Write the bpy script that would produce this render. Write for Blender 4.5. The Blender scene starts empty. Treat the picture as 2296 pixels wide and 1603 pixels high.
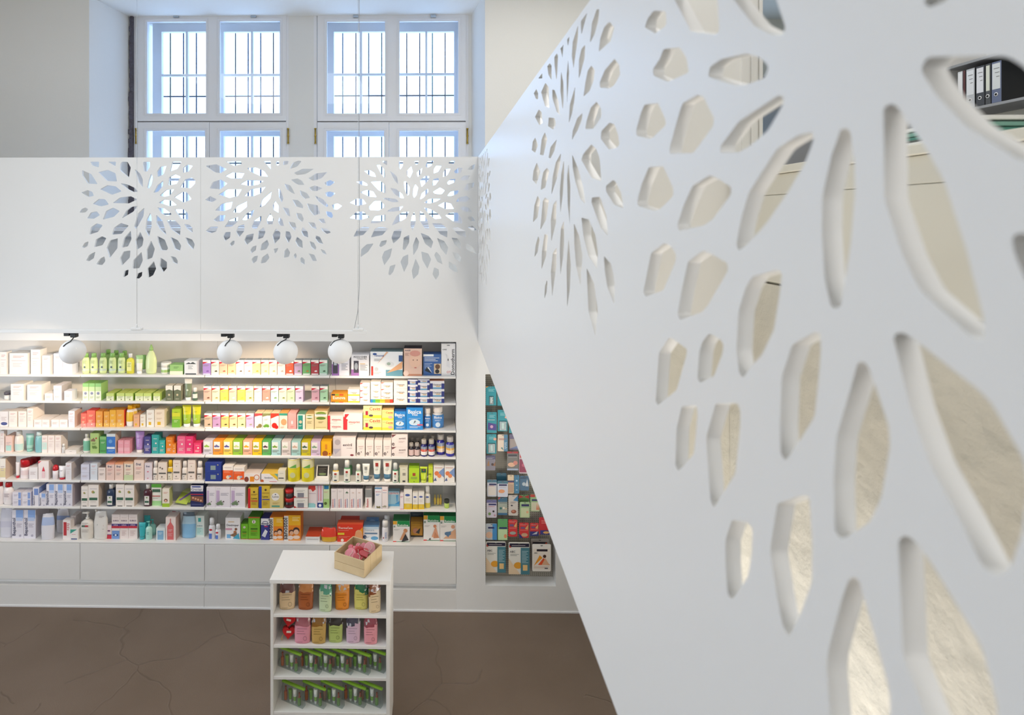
import bpy, math, random
from mathutils import Vector, Matrix
random.seed(7)
C = bpy.context.scene.collection
SC = bpy.context.scene
# ---------------------------------------------------------------- camera
F = 1300.0; PSI = 0.01769; D = 4.643; CZ = 3.13; PX, PY = 947.0, 494.0
cam_d = bpy.data.cameras.new('camera'); cam = bpy.data.objects.new('camera', cam_d); C.objects.link(cam)
cam.location = (0, 0, CZ); cam.rotation_euler = (math.pi/2, 0, PSI)
cam_d.sensor_width = 36; cam_d.sensor_fit = 'HORIZONTAL'; cam_d.lens = 36*F/2296
cam_d.shift_x = (1148-PX)/2296; cam_d.shift_y = (PY-801.5)/2296
cam_d.clip_start = 0.05; cam_d.clip_end = 100
cam_d.dof.use_dof = True; cam_d.dof.focus_distance = 4.3; cam_d.dof.aperture_fstop = 3.4
SC.camera = cam
# ---------------------------------------------------------------- world, lights, exposure
w = bpy.data.worlds.new('sky'); SC.world = w; w.use_nodes = True
wb = w.node_tree.nodes['Background']; wb.inputs[0].default_value = (0.50, 0.71, 1.0, 1); wb.inputs[1].default_value = 5.2
SC.view_settings.view_transform = 'Standard'; SC.view_settings.look = 'None'
SC.view_settings.exposure = -0.02; SC.view_settings.gamma = 1; SC.view_settings.use_curve_mapping = False
SC.cycles.max_bounces = 8; SC.cycles.diffuse_bounces = 5; SC.cycles.transparent_max_bounces = 16
SC.cycles.use_denoising = True; SC.cycles.sample_clamp_indirect = 4.0
def area(name, loc, target, sx, sy, power, col=(1, 1, 1)):
    l = bpy.data.lights.new(name, 'AREA'); l.shape = 'RECTANGLE'; l.size = sx; l.size_y = sy; l.energy = power; l.color = col
    o = bpy.data.objects.new(name, l); C.objects.link(o); o.location = loc
    o.rotation_euler = (Vector(target)-Vector(loc)).to_track_quat('-Z', 'Y').to_euler(); return o
area('shop_overhead_fill', (-2.6, 2.1, 5.45), (-2.6, 2.1, 0), 2.8, 2.4, 42, (.92, .96, 1))  # unseen area light under the ceiling, added for the shop's overall light
area('assumed_daylight_fill', (-4.9, 2.0, 1.75), (.36, 2.6, 2.6), 2.2, 2.0, 84, (.84, .91, 1))  # unseen light added at left wall for assumed daylight; no window is built there
area('rear_fill', (-1.5, -3.6, 4.2), (-0.6, 3, 2.2), 3.5, 2.2, 6, (.9, .95, 1))  # unseen fill light added behind the camera, well below the ceiling
area('gallery_overhead_fill', (0.95, 3.0, 5.45), (0.95, 3.0, 0), 0.6, 3.6, 46, (1, .98, .95))  # unseen overhead light, added to brighten the void behind the side screen
area('office_overhead_fill', (3.0, 3.6, 5.4), (3.0, 3.6, 0), 1.6, 2.2, 26, (1, .98, .95))  # unseen area light under the ceiling, added to light the office
area('gallery_rear_fill', (1.2, -1.4, 3.7), (.7, 2.5, 2.9), 1.2, 1.6, 23, (1, .98, .95))  # unseen gallery light, assumed from the bright petal jambs and added behind the camera
hl = area('side_screen_fill', (-4.9, 2.9, 3.7), (.36, 2.3, 2.2), 1.6, 1.4, 24, (.86, .92, 1)); hl.data.spread = math.radians(95)  # added light of limited spread, aimed to brighten the side screen
area('lower_wall_fill', (-1.6, 5.0, 2.35), (-1.6, 5.5, 3.2), 5.0, .2, 6, (.94, .97, 1))  # unseen strip added behind the back screen to brighten the wall below the sill
area('stair_void_fill', (0.85, 1.9, 0.5), (0.85, 1.9, 3), 0.5, 2.8, 52, (1, .93, .84))  # unseen lamp added low in the void for warm light from below
# ---------------------------------------------------------------- picture ray helpers (only used to measure where things stand)
R_ = Vector((math.cos(PSI), math.sin(PSI), 0)); FW = Vector((-math.sin(PSI), math.cos(PSI), 0)); CAM = Vector((0, 0, CZ))
def ray(px, py): return FW + R_*((px-PX)/F) + Vector((0, 0, (PY-py)/F))
def onY(px, py, Y): d = ray(px, py); return CAM + d*(Y/d.y)
def onX(px, py, X): d = ray(px, py); return CAM + d*(X/d.x)
def onZ(px, py, Z): d = ray(px, py); return CAM + d*((Z-CZ)/d.z)
# ---------------------------------------------------------------- colours, materials
def lin(h):
    if not isinstance(h, str): return tuple(h)
    if len(h) == 3: h = ''.join(c*2 for c in h)
    o = []
    for i in (0, 2, 4):
        c = int(h[i:i+2], 16)/255; o.append(c/12.92 if c <= .04045 else ((c+.055)/1.055)**2.4)
    return tuple(o)
def mat(name, col, rough=.5, metal=0, spec=.5, bump=None, noise=None, coat=0, trans=None):
    m = bpy.data.materials.new(name); m.use_nodes = True; nt = m.node_tree; b = nt.nodes['Principled BSDF']
    c = lin(col); b.inputs['Base Color'].default_value = (*c, 1); b.inputs['Roughness'].default_value = rough
    b.inputs['Metallic'].default_value = metal; b.inputs['Specular IOR Level'].default_value = spec; b.inputs['Coat Weight'].default_value = coat
    g = nt.nodes.new('ShaderNodeNewGeometry')
    if noise:
        n = nt.nodes.new('ShaderNodeTexNoise'); n.inputs['Scale'].default_value = noise[0]; n.inputs['Detail'].default_value = 6
        r = nt.nodes.new('ShaderNodeMixRGB'); r.inputs[1].default_value = (*c, 1); r.inputs[2].default_value = (*lin(noise[1]), 1)
        nt.links.new(g.outputs['Position'], n.inputs['Vector']); nt.links.new(n.outputs['Fac'], r.inputs[0]); nt.links.new(r.outputs[0], b.inputs['Base Color'])
    if bump:
        n = nt.nodes.new('ShaderNodeTexNoise'); n.inputs['Scale'].default_value = bump[0]; n.inputs['Detail'].default_value = 5
        u = nt.nodes.new('ShaderNodeBump'); u.inputs['Strength'].default_value = bump[1]; u.inputs['Distance'].default_value = bump[2]
        nt.links.new(g.outputs['Position'], n.inputs['Vector']); nt.links.new(n.outputs['Fac'], u.inputs['Height']); nt.links.new(u.outputs[0], b.inputs['Normal'])
    return m
def mix_clear(name, col, fac, rough=.05):
    m = bpy.data.materials.new(name); m.use_nodes = True; nt = m.node_tree; nt.nodes.clear()
    o = nt.nodes.new('ShaderNodeOutputMaterial'); t = nt.nodes.new('ShaderNodeBsdfTransparent'); t.inputs[0].default_value = (*lin(col), 1)
    g = nt.nodes.new('ShaderNodeBsdfGlossy'); g.inputs['Roughness'].default_value = rough
    x = nt.nodes.new('ShaderNodeMixShader'); x.inputs[0].default_value = fac
    nt.links.new(t.outputs[0], x.inputs[1]); nt.links.new(g.outputs[0], x.inputs[2]); nt.links.new(x.outputs[0], o.inputs[0]); return m
def colmat(name, rough, spec=.5, metal=0, coat=0):
    m = bpy.data.materials.new(name); m.use_nodes = True; nt = m.node_tree; b = nt.nodes['Principled BSDF']
    a = nt.nodes.new('ShaderNodeVertexColor'); a.layer_name = 'Col'; nt.links.new(a.outputs[0], b.inputs['Base Color'])
    b.inputs['Roughness'].default_value = rough; b.inputs['Specular IOR Level'].default_value = spec; b.inputs['Metallic'].default_value = metal; b.inputs['Coat Weight'].default_value = coat
    return m
M = dict(
 wall=mat('wall_paint', 'e4e3df', .8, bump=(60, .15, .004)), wallg=mat('wall_paint_cream', 'dedbd0', .85, bump=(50, .2, .004)),
 panel=mat('lacquered_board', 'e9e9e8', .38, spec=.4), shelf=mat('white_laminate', 'edebe8', .4), plinth=mat('white_front', 'e6e5e3', .45),
 wood=mat('window_paint', 'e8e8ea', .45), plaster=mat('rough_plaster', 'dad7cc', .9, bump=(9, .6, .03), noise=(3, 'cac6ba')),
 cream=mat('cream_board', 'dbd8cc', .5), steel=mat('steel', 'c0c4c8', .25, 1), brass=mat('brass', 'b59a4c', .35, 1), iron=mat('iron', '3b3a40', .6),
 black=mat('black_plastic', '26282a', .5), globe=mat('matt_white_shade', 'f2f2f2', .45), glass=mix_clear('window_glass', 'f8fbff', .05, .02),
 clear=mix_clear('clear_film', 'eef2f2', .10, .3), crate=mat('pale_wood', 'd9c39c', .6, noise=(14, 'c6ab80')), dark=mat('dark_board', '3a3b3e', .5),
 stone=mat('raw_masonry', '6f6c78', .95, bump=(40, 1, .02), noise=(50, '4b4850')), grey=mat('grey_board', '9a9ca0', .5), sill=mat('sill_paint', 'c6c8cc', .5), plasterw=mat('whitewashed_plaster', 'dcdcda', .9, bump=(7, .6, .03), noise=(2.5, 'c8c8c6')), slate=mat('slate_fabric', '5b5e68', .8),
 card=colmat('printed_card', .45), plastic=colmat('coloured_plastic', .25), foil=colmat('shiny_foil', .18, .8, 0, .5), string=mat('string', 'eadfce', .8))
# lamp face that gives off warm light
m = bpy.data.materials.new('lamp_face'); m.use_nodes = True; b = m.node_tree.nodes['Principled BSDF']; b.inputs['Emission Color'].default_value = (1, .8, .55, 1); b.inputs['Emission Strength'].default_value = 6; M['lamp'] = m
# clear panes on windows already; floor with trowelled ridges
m = mat('trowelled_screed', '6f6157', .55, spec=.35); M['floor'] = m; nt = m.node_tree; b = nt.nodes['Principled BSDF']; g = nt.nodes.new('ShaderNodeNewGeometry')
n1 = nt.nodes.new('ShaderNodeTexNoise'); n1.inputs['Scale'].default_value = 1.3; n1.inputs['Detail'].default_value = 3
mx = nt.nodes.new('ShaderNodeMixRGB'); mx.blend_type = 'ADD'; mx.inputs[0].default_value = .55
v = nt.nodes.new('ShaderNodeTexVoronoi'); v.feature = 'DISTANCE_TO_EDGE'; v.inputs['Scale'].default_value = 1.25
cr = nt.nodes.new('ShaderNodeValToRGB'); cr.color_ramp.elements[0].color = (1, 1, 1, 1); cr.color_ramp.elements[1].position = .011; cr.color_ramp.elements[1].color = (0, 0, 0, 1)
n2 = nt.nodes.new('ShaderNodeTexNoise'); n2.inputs['Scale'].default_value = 2.2; n2.inputs['Detail'].default_value = 8
n3 = nt.nodes.new('ShaderNodeTexNoise'); n3.inputs['Scale'].default_value = 160; n3.inputs['Detail'].default_value = 3
n4 = nt.nodes.new('ShaderNodeTexNoise'); n4.inputs['Scale'].default_value = .9
mask = nt.nodes.new('ShaderNodeMath'); mask.operation = 'GREATER_THAN'; mask.inputs[1].default_value = .47
mm = nt.nodes.new('ShaderNodeMath'); mm.operation = 'MULTIPLY'
c1 = nt.nodes.new('ShaderNodeMixRGB'); c1.inputs[1].default_value = (*lin('7b6b5e'), 1); c1.inputs[2].default_value = (*lin('6a5a4b'), 1)
c2 = nt.nodes.new('ShaderNodeMixRGB'); c2.inputs[2].default_value = (*lin('54473d'), 1); sc_ = nt.nodes.new('ShaderNodeMath'); sc_.operation = 'MULTIPLY'; sc_.inputs[1].default_value = .22
bp = nt.nodes.new('ShaderNodeBump'); bp.inputs['Strength'].default_value = .35; bp.inputs['Distance'].default_value = .012
ad = nt.nodes.new('ShaderNodeMath'); ad.operation = 'MULTIPLY_ADD'; ad.inputs[1].default_value = .25
L = nt.links.new
for n in (n1, n2, n3, n4): L(g.outputs['Position'], n.inputs['Vector'])
L(g.outputs['Position'], mx.inputs[1]); L(n1.outputs['Color'], mx.inputs[2]); L(mx.outputs[0], v.inputs['Vector']); L(v.outputs['Distance'], cr.inputs[0])
L(n4.outputs['Fac'], mask.inputs[0]); L(cr.outputs[0], mm.inputs[0]); L(mask.outputs[0], mm.inputs[1])
L(n2.outputs['Fac'], c1.inputs[0]); L(c1.outputs[0], c2.inputs[1]); L(mm.outputs[0], sc_.inputs[0]); L(sc_.outputs[0], c2.inputs[0]); L(c2.outputs[0], b.inputs['Base Color'])
L(n3.outputs['Fac'], ad.inputs[0]); L(mm.outputs[0], ad.inputs[2]); L(ad.outputs[0], bp.inputs['Height']); L(bp.outputs[0], b.inputs['Normal'])
# pegboard: grey board with a dot grid of holes
m = mat('perforated_hardboard', 'a7a298', .6); M['peg'] = m; nt = m.node_tree; b = nt.nodes['Principled BSDF']; g = nt.nodes.new('ShaderNodeNewGeometry'); L = nt.links.new
vm = nt.nodes.new('ShaderNodeVectorMath'); vm.operation = 'SCALE'; vm.inputs['Scale'].default_value = 1/.0165; fr = nt.nodes.new('ShaderNodeVectorMath'); fr.operation = 'FRACTION'
sb = nt.nodes.new('ShaderNodeVectorMath'); sb.operation = 'SUBTRACT'; sb.inputs[1].default_value = (.5, 0, .5); ml = nt.nodes.new('ShaderNodeVectorMath'); ml.operation = 'MULTIPLY'; ml.inputs[1].default_value = (1, 0, 1)
ln = nt.nodes.new('ShaderNodeVectorMath'); ln.operation = 'LENGTH'; lt = nt.nodes.new('ShaderNodeMath'); lt.operation = 'LESS_THAN'; lt.inputs[1].default_value = .2
mc = nt.nodes.new('ShaderNodeMixRGB'); mc.inputs[1].default_value = (*lin('a9a499'), 1); mc.inputs[2].default_value = (*lin('5a544c'), 1)
L(g.outputs['Position'], vm.inputs[0]); L(vm.outputs[0], fr.inputs[0]); L(fr.outputs[0], sb.inputs[0]); L(sb.outputs[0], ml.inputs[0]); L(ml.outputs[0], ln.inputs[0]); L(ln.outputs['Value'], lt.inputs[0]); L(lt.outputs[0], mc.inputs[0]); L(mc.outputs[0], b.inputs['Base Color'])
# ---------------------------------------------------------------- mesh builder
class MB:
    def __init__(s): s.v = []; s.f = []; s.c = []; s.m = []; s.sm = []
    def add(s, vs, fs, col='fff', mi=0, smooth=False):
        b = len(s.v); s.v += [tuple(p) for p in vs]; cc = lin(col)
        for f in fs: s.f.append([i+b for i in f]); s.c.append(cc); s.m.append(mi); s.sm.append(smooth)
    def box(s, x0, x1, y0, y1, z0, z1, col='fff', top=None, side=None, mi=0):
        V = [(x0, y0, z0), (x1, y0, z0), (x1, y1, z0), (x0, y1, z0), (x0, y0, z1), (x1, y0, z1), (x1, y1, z1), (x0, y1, z1)]
        s.add(V, [(0, 1, 5, 4)], col, mi); s.add(V, [(1, 2, 6, 5), (3, 0, 4, 7)], side or col, mi); s.add(V, [(4, 5, 6, 7)], top or side or col, mi); s.add(V, [(2, 3, 7, 6), (3, 2, 1, 0)], side or col, mi)
    def bbox(s, x0, x1, y0, y1, z0, z1, b=.002, col='fff', mi=0):   # box with chamfered upright and horizontal edges
        pts = []
        for z, i in ((z0, b), (z0+b, 0), (z1-b, 0), (z1, b)):
            a0, a1, c0, c1 = x0+i, x1-i, y0+i, y1-i
            pts.append([(a0+b, c0, z), (a1-b, c0, z), (a1, c0+b, z), (a1, c1-b, z), (a1-b, c1, z), (a0+b, c1, z), (a0, c1-b, z), (a0, c0+b, z)])
        V = [p for r in pts for p in r]; fs = [tuple(range(7, -1, -1)), tuple(range(24, 32))]
        for r in range(3):
            for k in range(8): a = r*8+k; e = r*8+(k+1) % 8; fs.append((a, e, e+8, a+8))
        s.add(V, fs, col, mi)
    def quad(s, a, b, c, d, col='fff', mi=0): s.add([a, b, c, d], [(0, 1, 2, 3)], col, mi)
    def tube(s, pts, r, n=8, col='fff', mi=0, cap=True):
        pts = [Vector(p) for p in pts]; rs = r if isinstance(r, (list, tuple)) else [r]*len(pts); V = []; up = None
        for i, p in enumerate(pts):
            t = (pts[min(i+1, len(pts)-1)]-pts[max(i-1, 0)]).normalized()
            a = t.cross(Vector((0, 0, 1)) if abs(t.z) < .95 else Vector((1, 0, 0))).normalized() if up is None else (up-t*up.dot(t)).normalized()
            up = a; bb = t.cross(a)
            for k in range(n): an = 2*math.pi*k/n; V.append(p+(a*math.cos(an)+bb*math.sin(an))*rs[i])
        fs = [(i*n+k, i*n+(k+1) % n, (i+1)*n+(k+1) % n, (i+1)*n+k) for i in range(len(pts)-1) for k in range(n)]
        s.add(V, fs, col, mi, True)
        if cap: s.add(V, [tuple(range(n-1, -1, -1)), tuple(range(len(V)-n, len(V)))], col, mi)
    def lathe(s, prof, n=16, cx=0, cy=0, sy=1, cols=None, col='fff', mi=0, front=None, cap=True):
        V = []
        for r, z in prof:
            for k in range(n): an = 2*math.pi*(k+.5)/n; V.append((cx+r*math.cos(an), cy+r*sy*math.sin(an), z))
        for i in range(len(prof)-1):
            for k in range(n):
                c = cols[i] if cols else col
                if front and i in front and math.sin(2*math.pi*(k+1)/n) < -.25: c = front[i]
                s.add([V[i*n+k], V[i*n+(k+1) % n], V[(i+1)*n+(k+1) % n], V[(i+1)*n+k]], [(0, 1, 2, 3)], c, mi, True)
        if cap:
            s.add(V[:n], [tuple(range(n-1, -1, -1))], cols[0] if cols else col, mi); s.add(V[-n:], [tuple(range(n))], cols[-1] if cols else col, mi)
    def xform(s, mtx):
        s.v = [tuple(mtx @ Vector(p)) for p in s.v]; return s
    def mesh(s, name, mats):
        me = bpy.data.meshes.new(name); me.from_pydata(s.v, [], s.f)
        for m_ in (mats if isinstance(mats, (list, tuple)) else [mats]): me.materials.append(m_)
        me.polygons.foreach_set('material_index', s.m); me.polygons.foreach_set('use_smooth', s.sm)
        ca = me.color_attributes.new('Col', 'FLOAT_COLOR', 'CORNER'); buf = []
        for f, c in zip(s.f, s.c): buf += [c[0], c[1], c[2], 1.0]*len(f)
        ca.data.foreach_set('color', buf)
        if any(s.sm):
            import bmesh
            bm = bmesh.new(); bm.from_mesh(me); bmesh.ops.remove_doubles(bm, verts=bm.verts, dist=1e-5); bm.to_mesh(me); bm.free()
        me.update(); return me
    def build(s, name, mats, parent=None, loc=None, rz=0):
        o = bpy.data.objects.new(name, s.mesh(name, mats)); C.objects.link(o)
        if parent: o.parent = parent
        if loc is not None: o.location = loc
        if rz: o.rotation_euler = (0, 0, rz)
        return o
def tag(o, label=None, cat=None, group=None, kind=None):
    if label: o['label'] = label
    if cat: o['category'] = cat
    if group: o['group'] = group
    if kind: o['kind'] = kind
    return o
def empty(name, loc=(0, 0, 0), rz=0):
    o = bpy.data.objects.new(name, None); C.objects.link(o); o.location = loc; o.rotation_euler = (0, 0, rz); o.empty_display_size = .05; return o
def simple(name, m_, *bx, parent=None, bev=None):
    b_ = MB()
    for q in bx: (b_.bbox(*q, b=bev) if bev else b_.box(*q))
    return b_.build(name, m_, parent)
def struct(name, m_, *bx): return tag(simple(name, m_, *bx), kind='structure')
# text outlines from the built-in font, cached and scaled to height 1
_tc = {}
def text2d(t):
    if t not in _tc:
        cu = bpy.data.curves.new('t', 'FONT'); cu.body = t; cu.size = 1; cu.resolution_u = 2; cu.offset = .012
        ob = bpy.data.objects.new('t', cu); C.objects.link(ob); dg = bpy.context.evaluated_depsgraph_get()
        me = ob.evaluated_get(dg).to_mesh(); vs = [(v_.co.x, v_.co.y) for v_ in me.vertices]; fs = [tuple(p.vertices) for p in me.polygons]
        ob.evaluated_get(dg).to_mesh_clear(); bpy.data.objects.remove(ob); bpy.data.curves.remove(cu)
        x0 = min(p[0] for p in vs); x1 = max(p[0] for p in vs); _tc[t] = ([(p[0]-x0, p[1]) for p in vs], fs, x1-x0)
    return _tc[t]
# ================================================================ THE SHELL
YF, YB = 5.6, 6.2                       # gallery wall face and window plane behind it
XP, TP = onY(1072, 500, D).x, .019      # side screen plane and board thickness
ZT = onY(600, 352.3, D).z; ZO = onY(600, 765, D).z   # top of the back screen, top of the shelf recess
ZB0 = onY(600, 1318, D).z
def X_(px, Y=D): return onY(px, 900, Y).x
def Z_(py, px=600, Y=D): return onY(px, py, Y).z
XR = X_(1023); XN0 = X_(1088.5); XN1 = X_(1246.5); ZN1 = Z_(839, 1090); ZN0 = Z_(1313.5, 1150); XWALL = 1.32
struct('floor', M['floor'], (-5.1, 5.2, -4.2, 7.4, -.1, 0))
struct('ceiling', M['wall'], (-5.1, 5.2, -4.2, 7.6, 5.6, 5.7))
struct('wall_left', M['wall'], (-5.2, -5.0, -4.2, 5.6, 0, 5.6))
struct('wall_rear', M['wall'], (-5.1, 5.2, -4.3, -4.1, 0, 5.6))
struct('wall_right', M['wallg'], (4.95, 5.1, -4.2, 7.4, 0, 5.6))
# back wall of the shop: piers and strips around the shelf recess and the niche
struct('wall_back', M['panel'], (XR+.0005, XN0, D, D+.5, 0, ZO), (XN0, XN1, D, D+.5, ZN1, ZO), (XN0, XN1, D, D+.5, 0, ZN0), (XN1, XWALL, D, D+.5, 0, ZO),
       (-5.0, XR, D+.36, D+.5, 0, ZO), (-5.0, XR, D+.05, D+.36, ZO-.006, ZO+.02), (-5.0, XR, D+.05, D+.34, .0, Z_(1305)-.013), (XN0, XN1, D+.14, D+.5, ZN0, ZN1))
# plinth
pz = Z_(1318.5)
for i, (a, b) in enumerate(((-5.0, X_(457.5)-.001), (X_(457.5)+.001, XR))):
    tag(simple('baseboard_back' if i == 0 else 'baseboard_back_piece', M['plinth'], (a, b, D, D+.05, 0, pz)), kind='structure')
struct('trim_1', M['wood'], (-5.0, XWALL, D-.006, D, 0, .012))
# gallery floor behind the screens
struct('floor_gallery', M['wallg'], (-5.0, XP-.02, D+.5, YF, 2.05, ZO+.02), (XWALL+.13, 4.95, .3, 7.2, 2.0, 2.12))
# gallery wall with a splayed window bay
zh = 5.32
xa, xb = onY(200, 200, YF).x, onY(1087.5, 200, YF).x; xc, xd = onY(296, 200, YB).x, onY(1053, 200, YB).x; zs = Z_(509, 500, YB); z2 = 2.05
XG = 3.05
b = MB(); yo = YB+.12
def q(*p, c='fff'): b.add(p, [(0, 1, 2, 3)], c)
q((-5, YF, z2), (xa, YF, z2), (xa, YF, 5.6), (-5, YF, 5.6)); q((xb, YF, z2), (XG, YF, z2), (XG, YF, 5.6), (xb, YF, 5.6)); q((xa, YF, zh), (xb, YF, zh), (xb, YF, 5.6), (xa, YF, 5.6))
q((xa, YF, zs-.12), (xc, yo, zs-.12), (xc, yo, zh), (xa, YF, zh)); q((xd, yo, zs-.12), (xb, YF, zs-.12), (xb, YF, zh), (xd, yo, zh)); q((xa, YF, zh), (xc, yo, zh), (xd, yo, zh), (xb, YF, zh))
q((XG, YF, z2), (XG, YF+.35, z2), (XG, YF+.35, 5.6), (XG, YF, 5.6))
tag(b.build('wall_window', M['wall']), kind='structure')
b = MB(); b.box(xa-.001, xb+.001, YF, YF+.2, z2, zs-.11); tag(b.build('wall_window_lower', M['plasterw']), kind='structure')
b = MB(); x1a, x1b = onY(302, 200, YB).x, onY(648, 200, YB).x; x2a, x2b = onY(706, 200, YB).x, onY(1048, 200, YB).x; zt = onY(500, 28, YB).z
for (p, r, s_, t) in ((xc-.02, x1a, zs-.3, zh), (x1b, x2a, zs-.3, zh), (x2b, xd+.02, zs-.3, zh), (x1a, x1b, zt, zh), (x2a, x2b, zt, zh), (x1a, x1b, zs-.3, zs), (x2a, x2b, zs-.3, zs)):
    b.box(p, r, YB-.01, YB+.5, s_, t)
tag(b.build('wall_window_frame', M['wall']), kind='structure')
simple_o = struct('trim_2', M['wood'], (xc-.0, xd, YF-.09, YB, zs-.03, zs)); struct('trim_3', M['sill'], (xa+.02, xb-.02, YF-.06, YB, zs-.085, zs-.03), (xa+.04, xb-.04, YF+.005, YB, zs-.11, zs-.085))
b = MB(); random.seed(3); n = 60; za, zz = 2.4, onY(300, 20, YB).z      # uneven raw masonry edge beside the frame
for i in range(n):
    u = i/n; z0 = za+(zz-za)*u; z1 = za+(zz-za)*(i+1)/n; wd = (.028+.020*(1-u))*(.8+.4*random.random())
    b.box(x1a-.005-wd, x1a-.002, YB-.035-.01*random.random(), YB, z0, z1)
tag(b.build('trim_4', M['stone']), kind='structure')
# ---------------------------------------------------------------- windows
def pxr(x0, y0, x1, y1, Y): a = onY(x0, y0, Y); c = onY(x1, y1, Y); return a.x, c.x, c.z, a.z
def frame(b, o, i, y0, y1):   # ring between outer and inner rectangles (x0,x1,z0,z1)
    b.box(o[0], o[1], y0, y1, i[3], o[3]); b.box(o[0], o[1], y0, y1, o[2], i[2]); b.box(o[0], i[0], y0, y1, i[2], i[3]); b.box(i[1], o[1], y0, y1, i[2], i[3])
def window(k, xs, outer_sashes, bars_v, bars, opener):
    xL, xR, sL, sR, mL, mR = xs
    root = tag(empty('window_%d' % k, ((x1a+x1b)/2 if k == 1 else (x2a+x2b)/2, YB, zs)), kind='structure'); off = root.location
    def part(bm, name, m_): o = bm.build(name, m_, root); o.matrix_parent_inverse = Matrix.Translation(-off); return o
    b = MB(); frame(b, pxr(xL, 24, xR, 512, YB), pxr(xL+7, 31, xR-6, 507, YB), YB-.012, YB+.05); q0 = pxr(xL+7, 268, xR-6, 278, YB); b.box(q0[0], q0[1], YB+.031, YB+.05, q0[2], q0[3]); part(b, 'window_frame', M['wood'])
    sashes = [((xL+8, 31.5, xR-5, 271.5), [(sL, 48, mL, 256), (mR, 48, sR, 256)]), ((xL+8, 274.5, (mL+mR)/2-7, 506), [(sL-1, 292, mL-2, 497)]), ((xL+8+((mL+mR)/2-7-(xL+8)), 274.5, xR-5, 506), [(mR, 292, sR, 497)])]
    for o, ins in sashes:
        b = MB(); O = pxr(*o, YB); O = (O[0]+.002, O[1]-.002, O[2]+.002, O[3]-.002); I = [pxr(*i, YB) for i in ins]
        zlo, zhi = I[0][2], I[0][3]
        b.box(O[0], O[1], YB-.02, YB+.03, zhi, O[3]); b.box(O[0], O[1], YB-.02, YB+.03, O[2], zlo)
        ed = [O[0]]+[e for i in I for e in (i[0], i[1])]+[O[1]]
        for j in range(0, len(ed), 2): b.box(ed[j], ed[j+1], YB-.02, YB+.03, zlo, zhi)
        for i in I: frame(b, (i[0]-.02, i[1]+.02, zlo-.02, zhi+.02), (i[0]-.015, i[1]+.015, zlo-.015, zhi+.015), YB-.026, YB-.02); frame(b, (i[0], i[1], zlo, zhi), (i[0]+.008, i[1]-.008, zlo+.008, zhi-.008), YB-.01, YB+.02)
        part(b, 'window_sash', M['wood'])
        for i in I:
            b = MB(); b.box(i[0]+.004, i[1]-.004, YB+.002, YB+.006, zlo+.004, zhi-.004); part(b, 'window_pane', M['glass'])
    YO = YB+.24
    for (a, c), bx in zip(outer_sashes, bars_v):
        for (t, d_) in ((72.5, 262), (306, 497)):
            I = pxr(a, t, c, d_, YO); b = MB(); frame(b, (I[0]-(.10 if a < 400 or 700 < a < 800 else .044), I[1]+(.10 if c in (628, 1018) else .04), I[2]-.05, I[3]+.11), I, YO-.02, YO+.03)
            v0, v1 = onY(bx[0], 200, YO).x, onY(bx[1], 200, YO).x; b.box(v0, v1, YO-.015, YO+.02, I[2], I[3])
            h0, h1 = onY(500, (171.5 if t < 100 else 405), YO).z, onY(500, (166.5 if t < 100 else 400), YO).z; b.box(I[0], v0, YO-.014, YO+.02, h0, h1); b.box(v1, I[1], YO-.014, YO+.02, h0, h1)
            o = part(b, 'outer_sash', M['wood'])
            b = MB(); b.box(I[0], I[1], YO+.004, YO+.008, I[2], I[3]); part(b, 'outer_pane', M['glass'])
    b = MB(); e0, e1 = onY(xL+30, 200, YO).x-.02, onY(xR-14, 200, YO).x+.02
    zl, zu = zs, zt
    x0_, x1_ = onY(xL+8, 200, YB).x, onY(xR-6, 200, YB).x
    b.box(x0_-.03, x0_, YB+.05, YO+.3, zl, zu); b.box(x1_, x1_+.03, YB+.05, YO+.3, zl, zu); b.box(x0_, x1_, YB+.05, YO+.3, zu-.01, zu+.02); b.box(x0_, x1_, YB+.05, YO+.3, zl-.03, zl+.01)
    part(b, 'window_lining', M['wood'])
    YG = YB+.5
    for x in bars:
        b = MB(); p = onY(x, 200, YG); b.tube([(p.x, YG, 2.6), (p.x, YG, 5.4)], .0078, 6); part(b, 'iron_bar', M['iron'])
    for y in (216, 366, 480):
        b = MB(); p = onY(500, y, YG); b.box(onY(xL-5, y, YG).x, onY(xR+5, y, YG).x, YG-.004, YG+.004, p.z-.008, p.z+.008); part(b, 'iron_crossbar', M['iron'])
    for a, c in opener:                                    # window opener arms along the head
        b = MB(); p0 = onY(a, 26, YB-.05); p1 = onY(c, 27, YB-.05); b.tube([(p0.x, YB-.05, p0.z), (p1.x, YB-.05, p1.z)], .009, 8)
        p = onY(c+2, 31, YB-.05); b.box(p.x-.03, p.x+.025, YB-.045, YB-.02, p.z-.035, p.z+.025); part(b, 'opener_arm', M['steel'])
    for x in (xL+3, xR-2):
        b = MB(); p = onY(x, 305, YB-.03); b.tube([(p.x, YB-.03, p.z-.075), (p.x, YB-.03, p.z+.075)], .009, 8)
        for dz in (-.078, 0, .078): b.tube([(p.x, YB-.03, p.z+dz-.006), (p.x, YB-.03, p.z+dz+.006)], .012, 8)
        part(b, 'hinge', M['brass'])
window(1, (302, 648, 329, 630, 464, 492), ((364, 484), (503, 628)), ((417.5, 422.5), (563.5, 568)), (353.5, 382, 411.5, 440.4, 469, 499, 528, 556.5, 584.6, 613), ((330, 392), (504, 566)))
window(2, (704, 1050, 732, 1029, 865, 894), ((749, 878), (896, 1018)), ((807, 812), (953.5, 958)), (740, 768.5, 798, 826.6, 855.7, 884, 912, 941, 969.5, 998), ((734, 796), (908, 970)))
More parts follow.
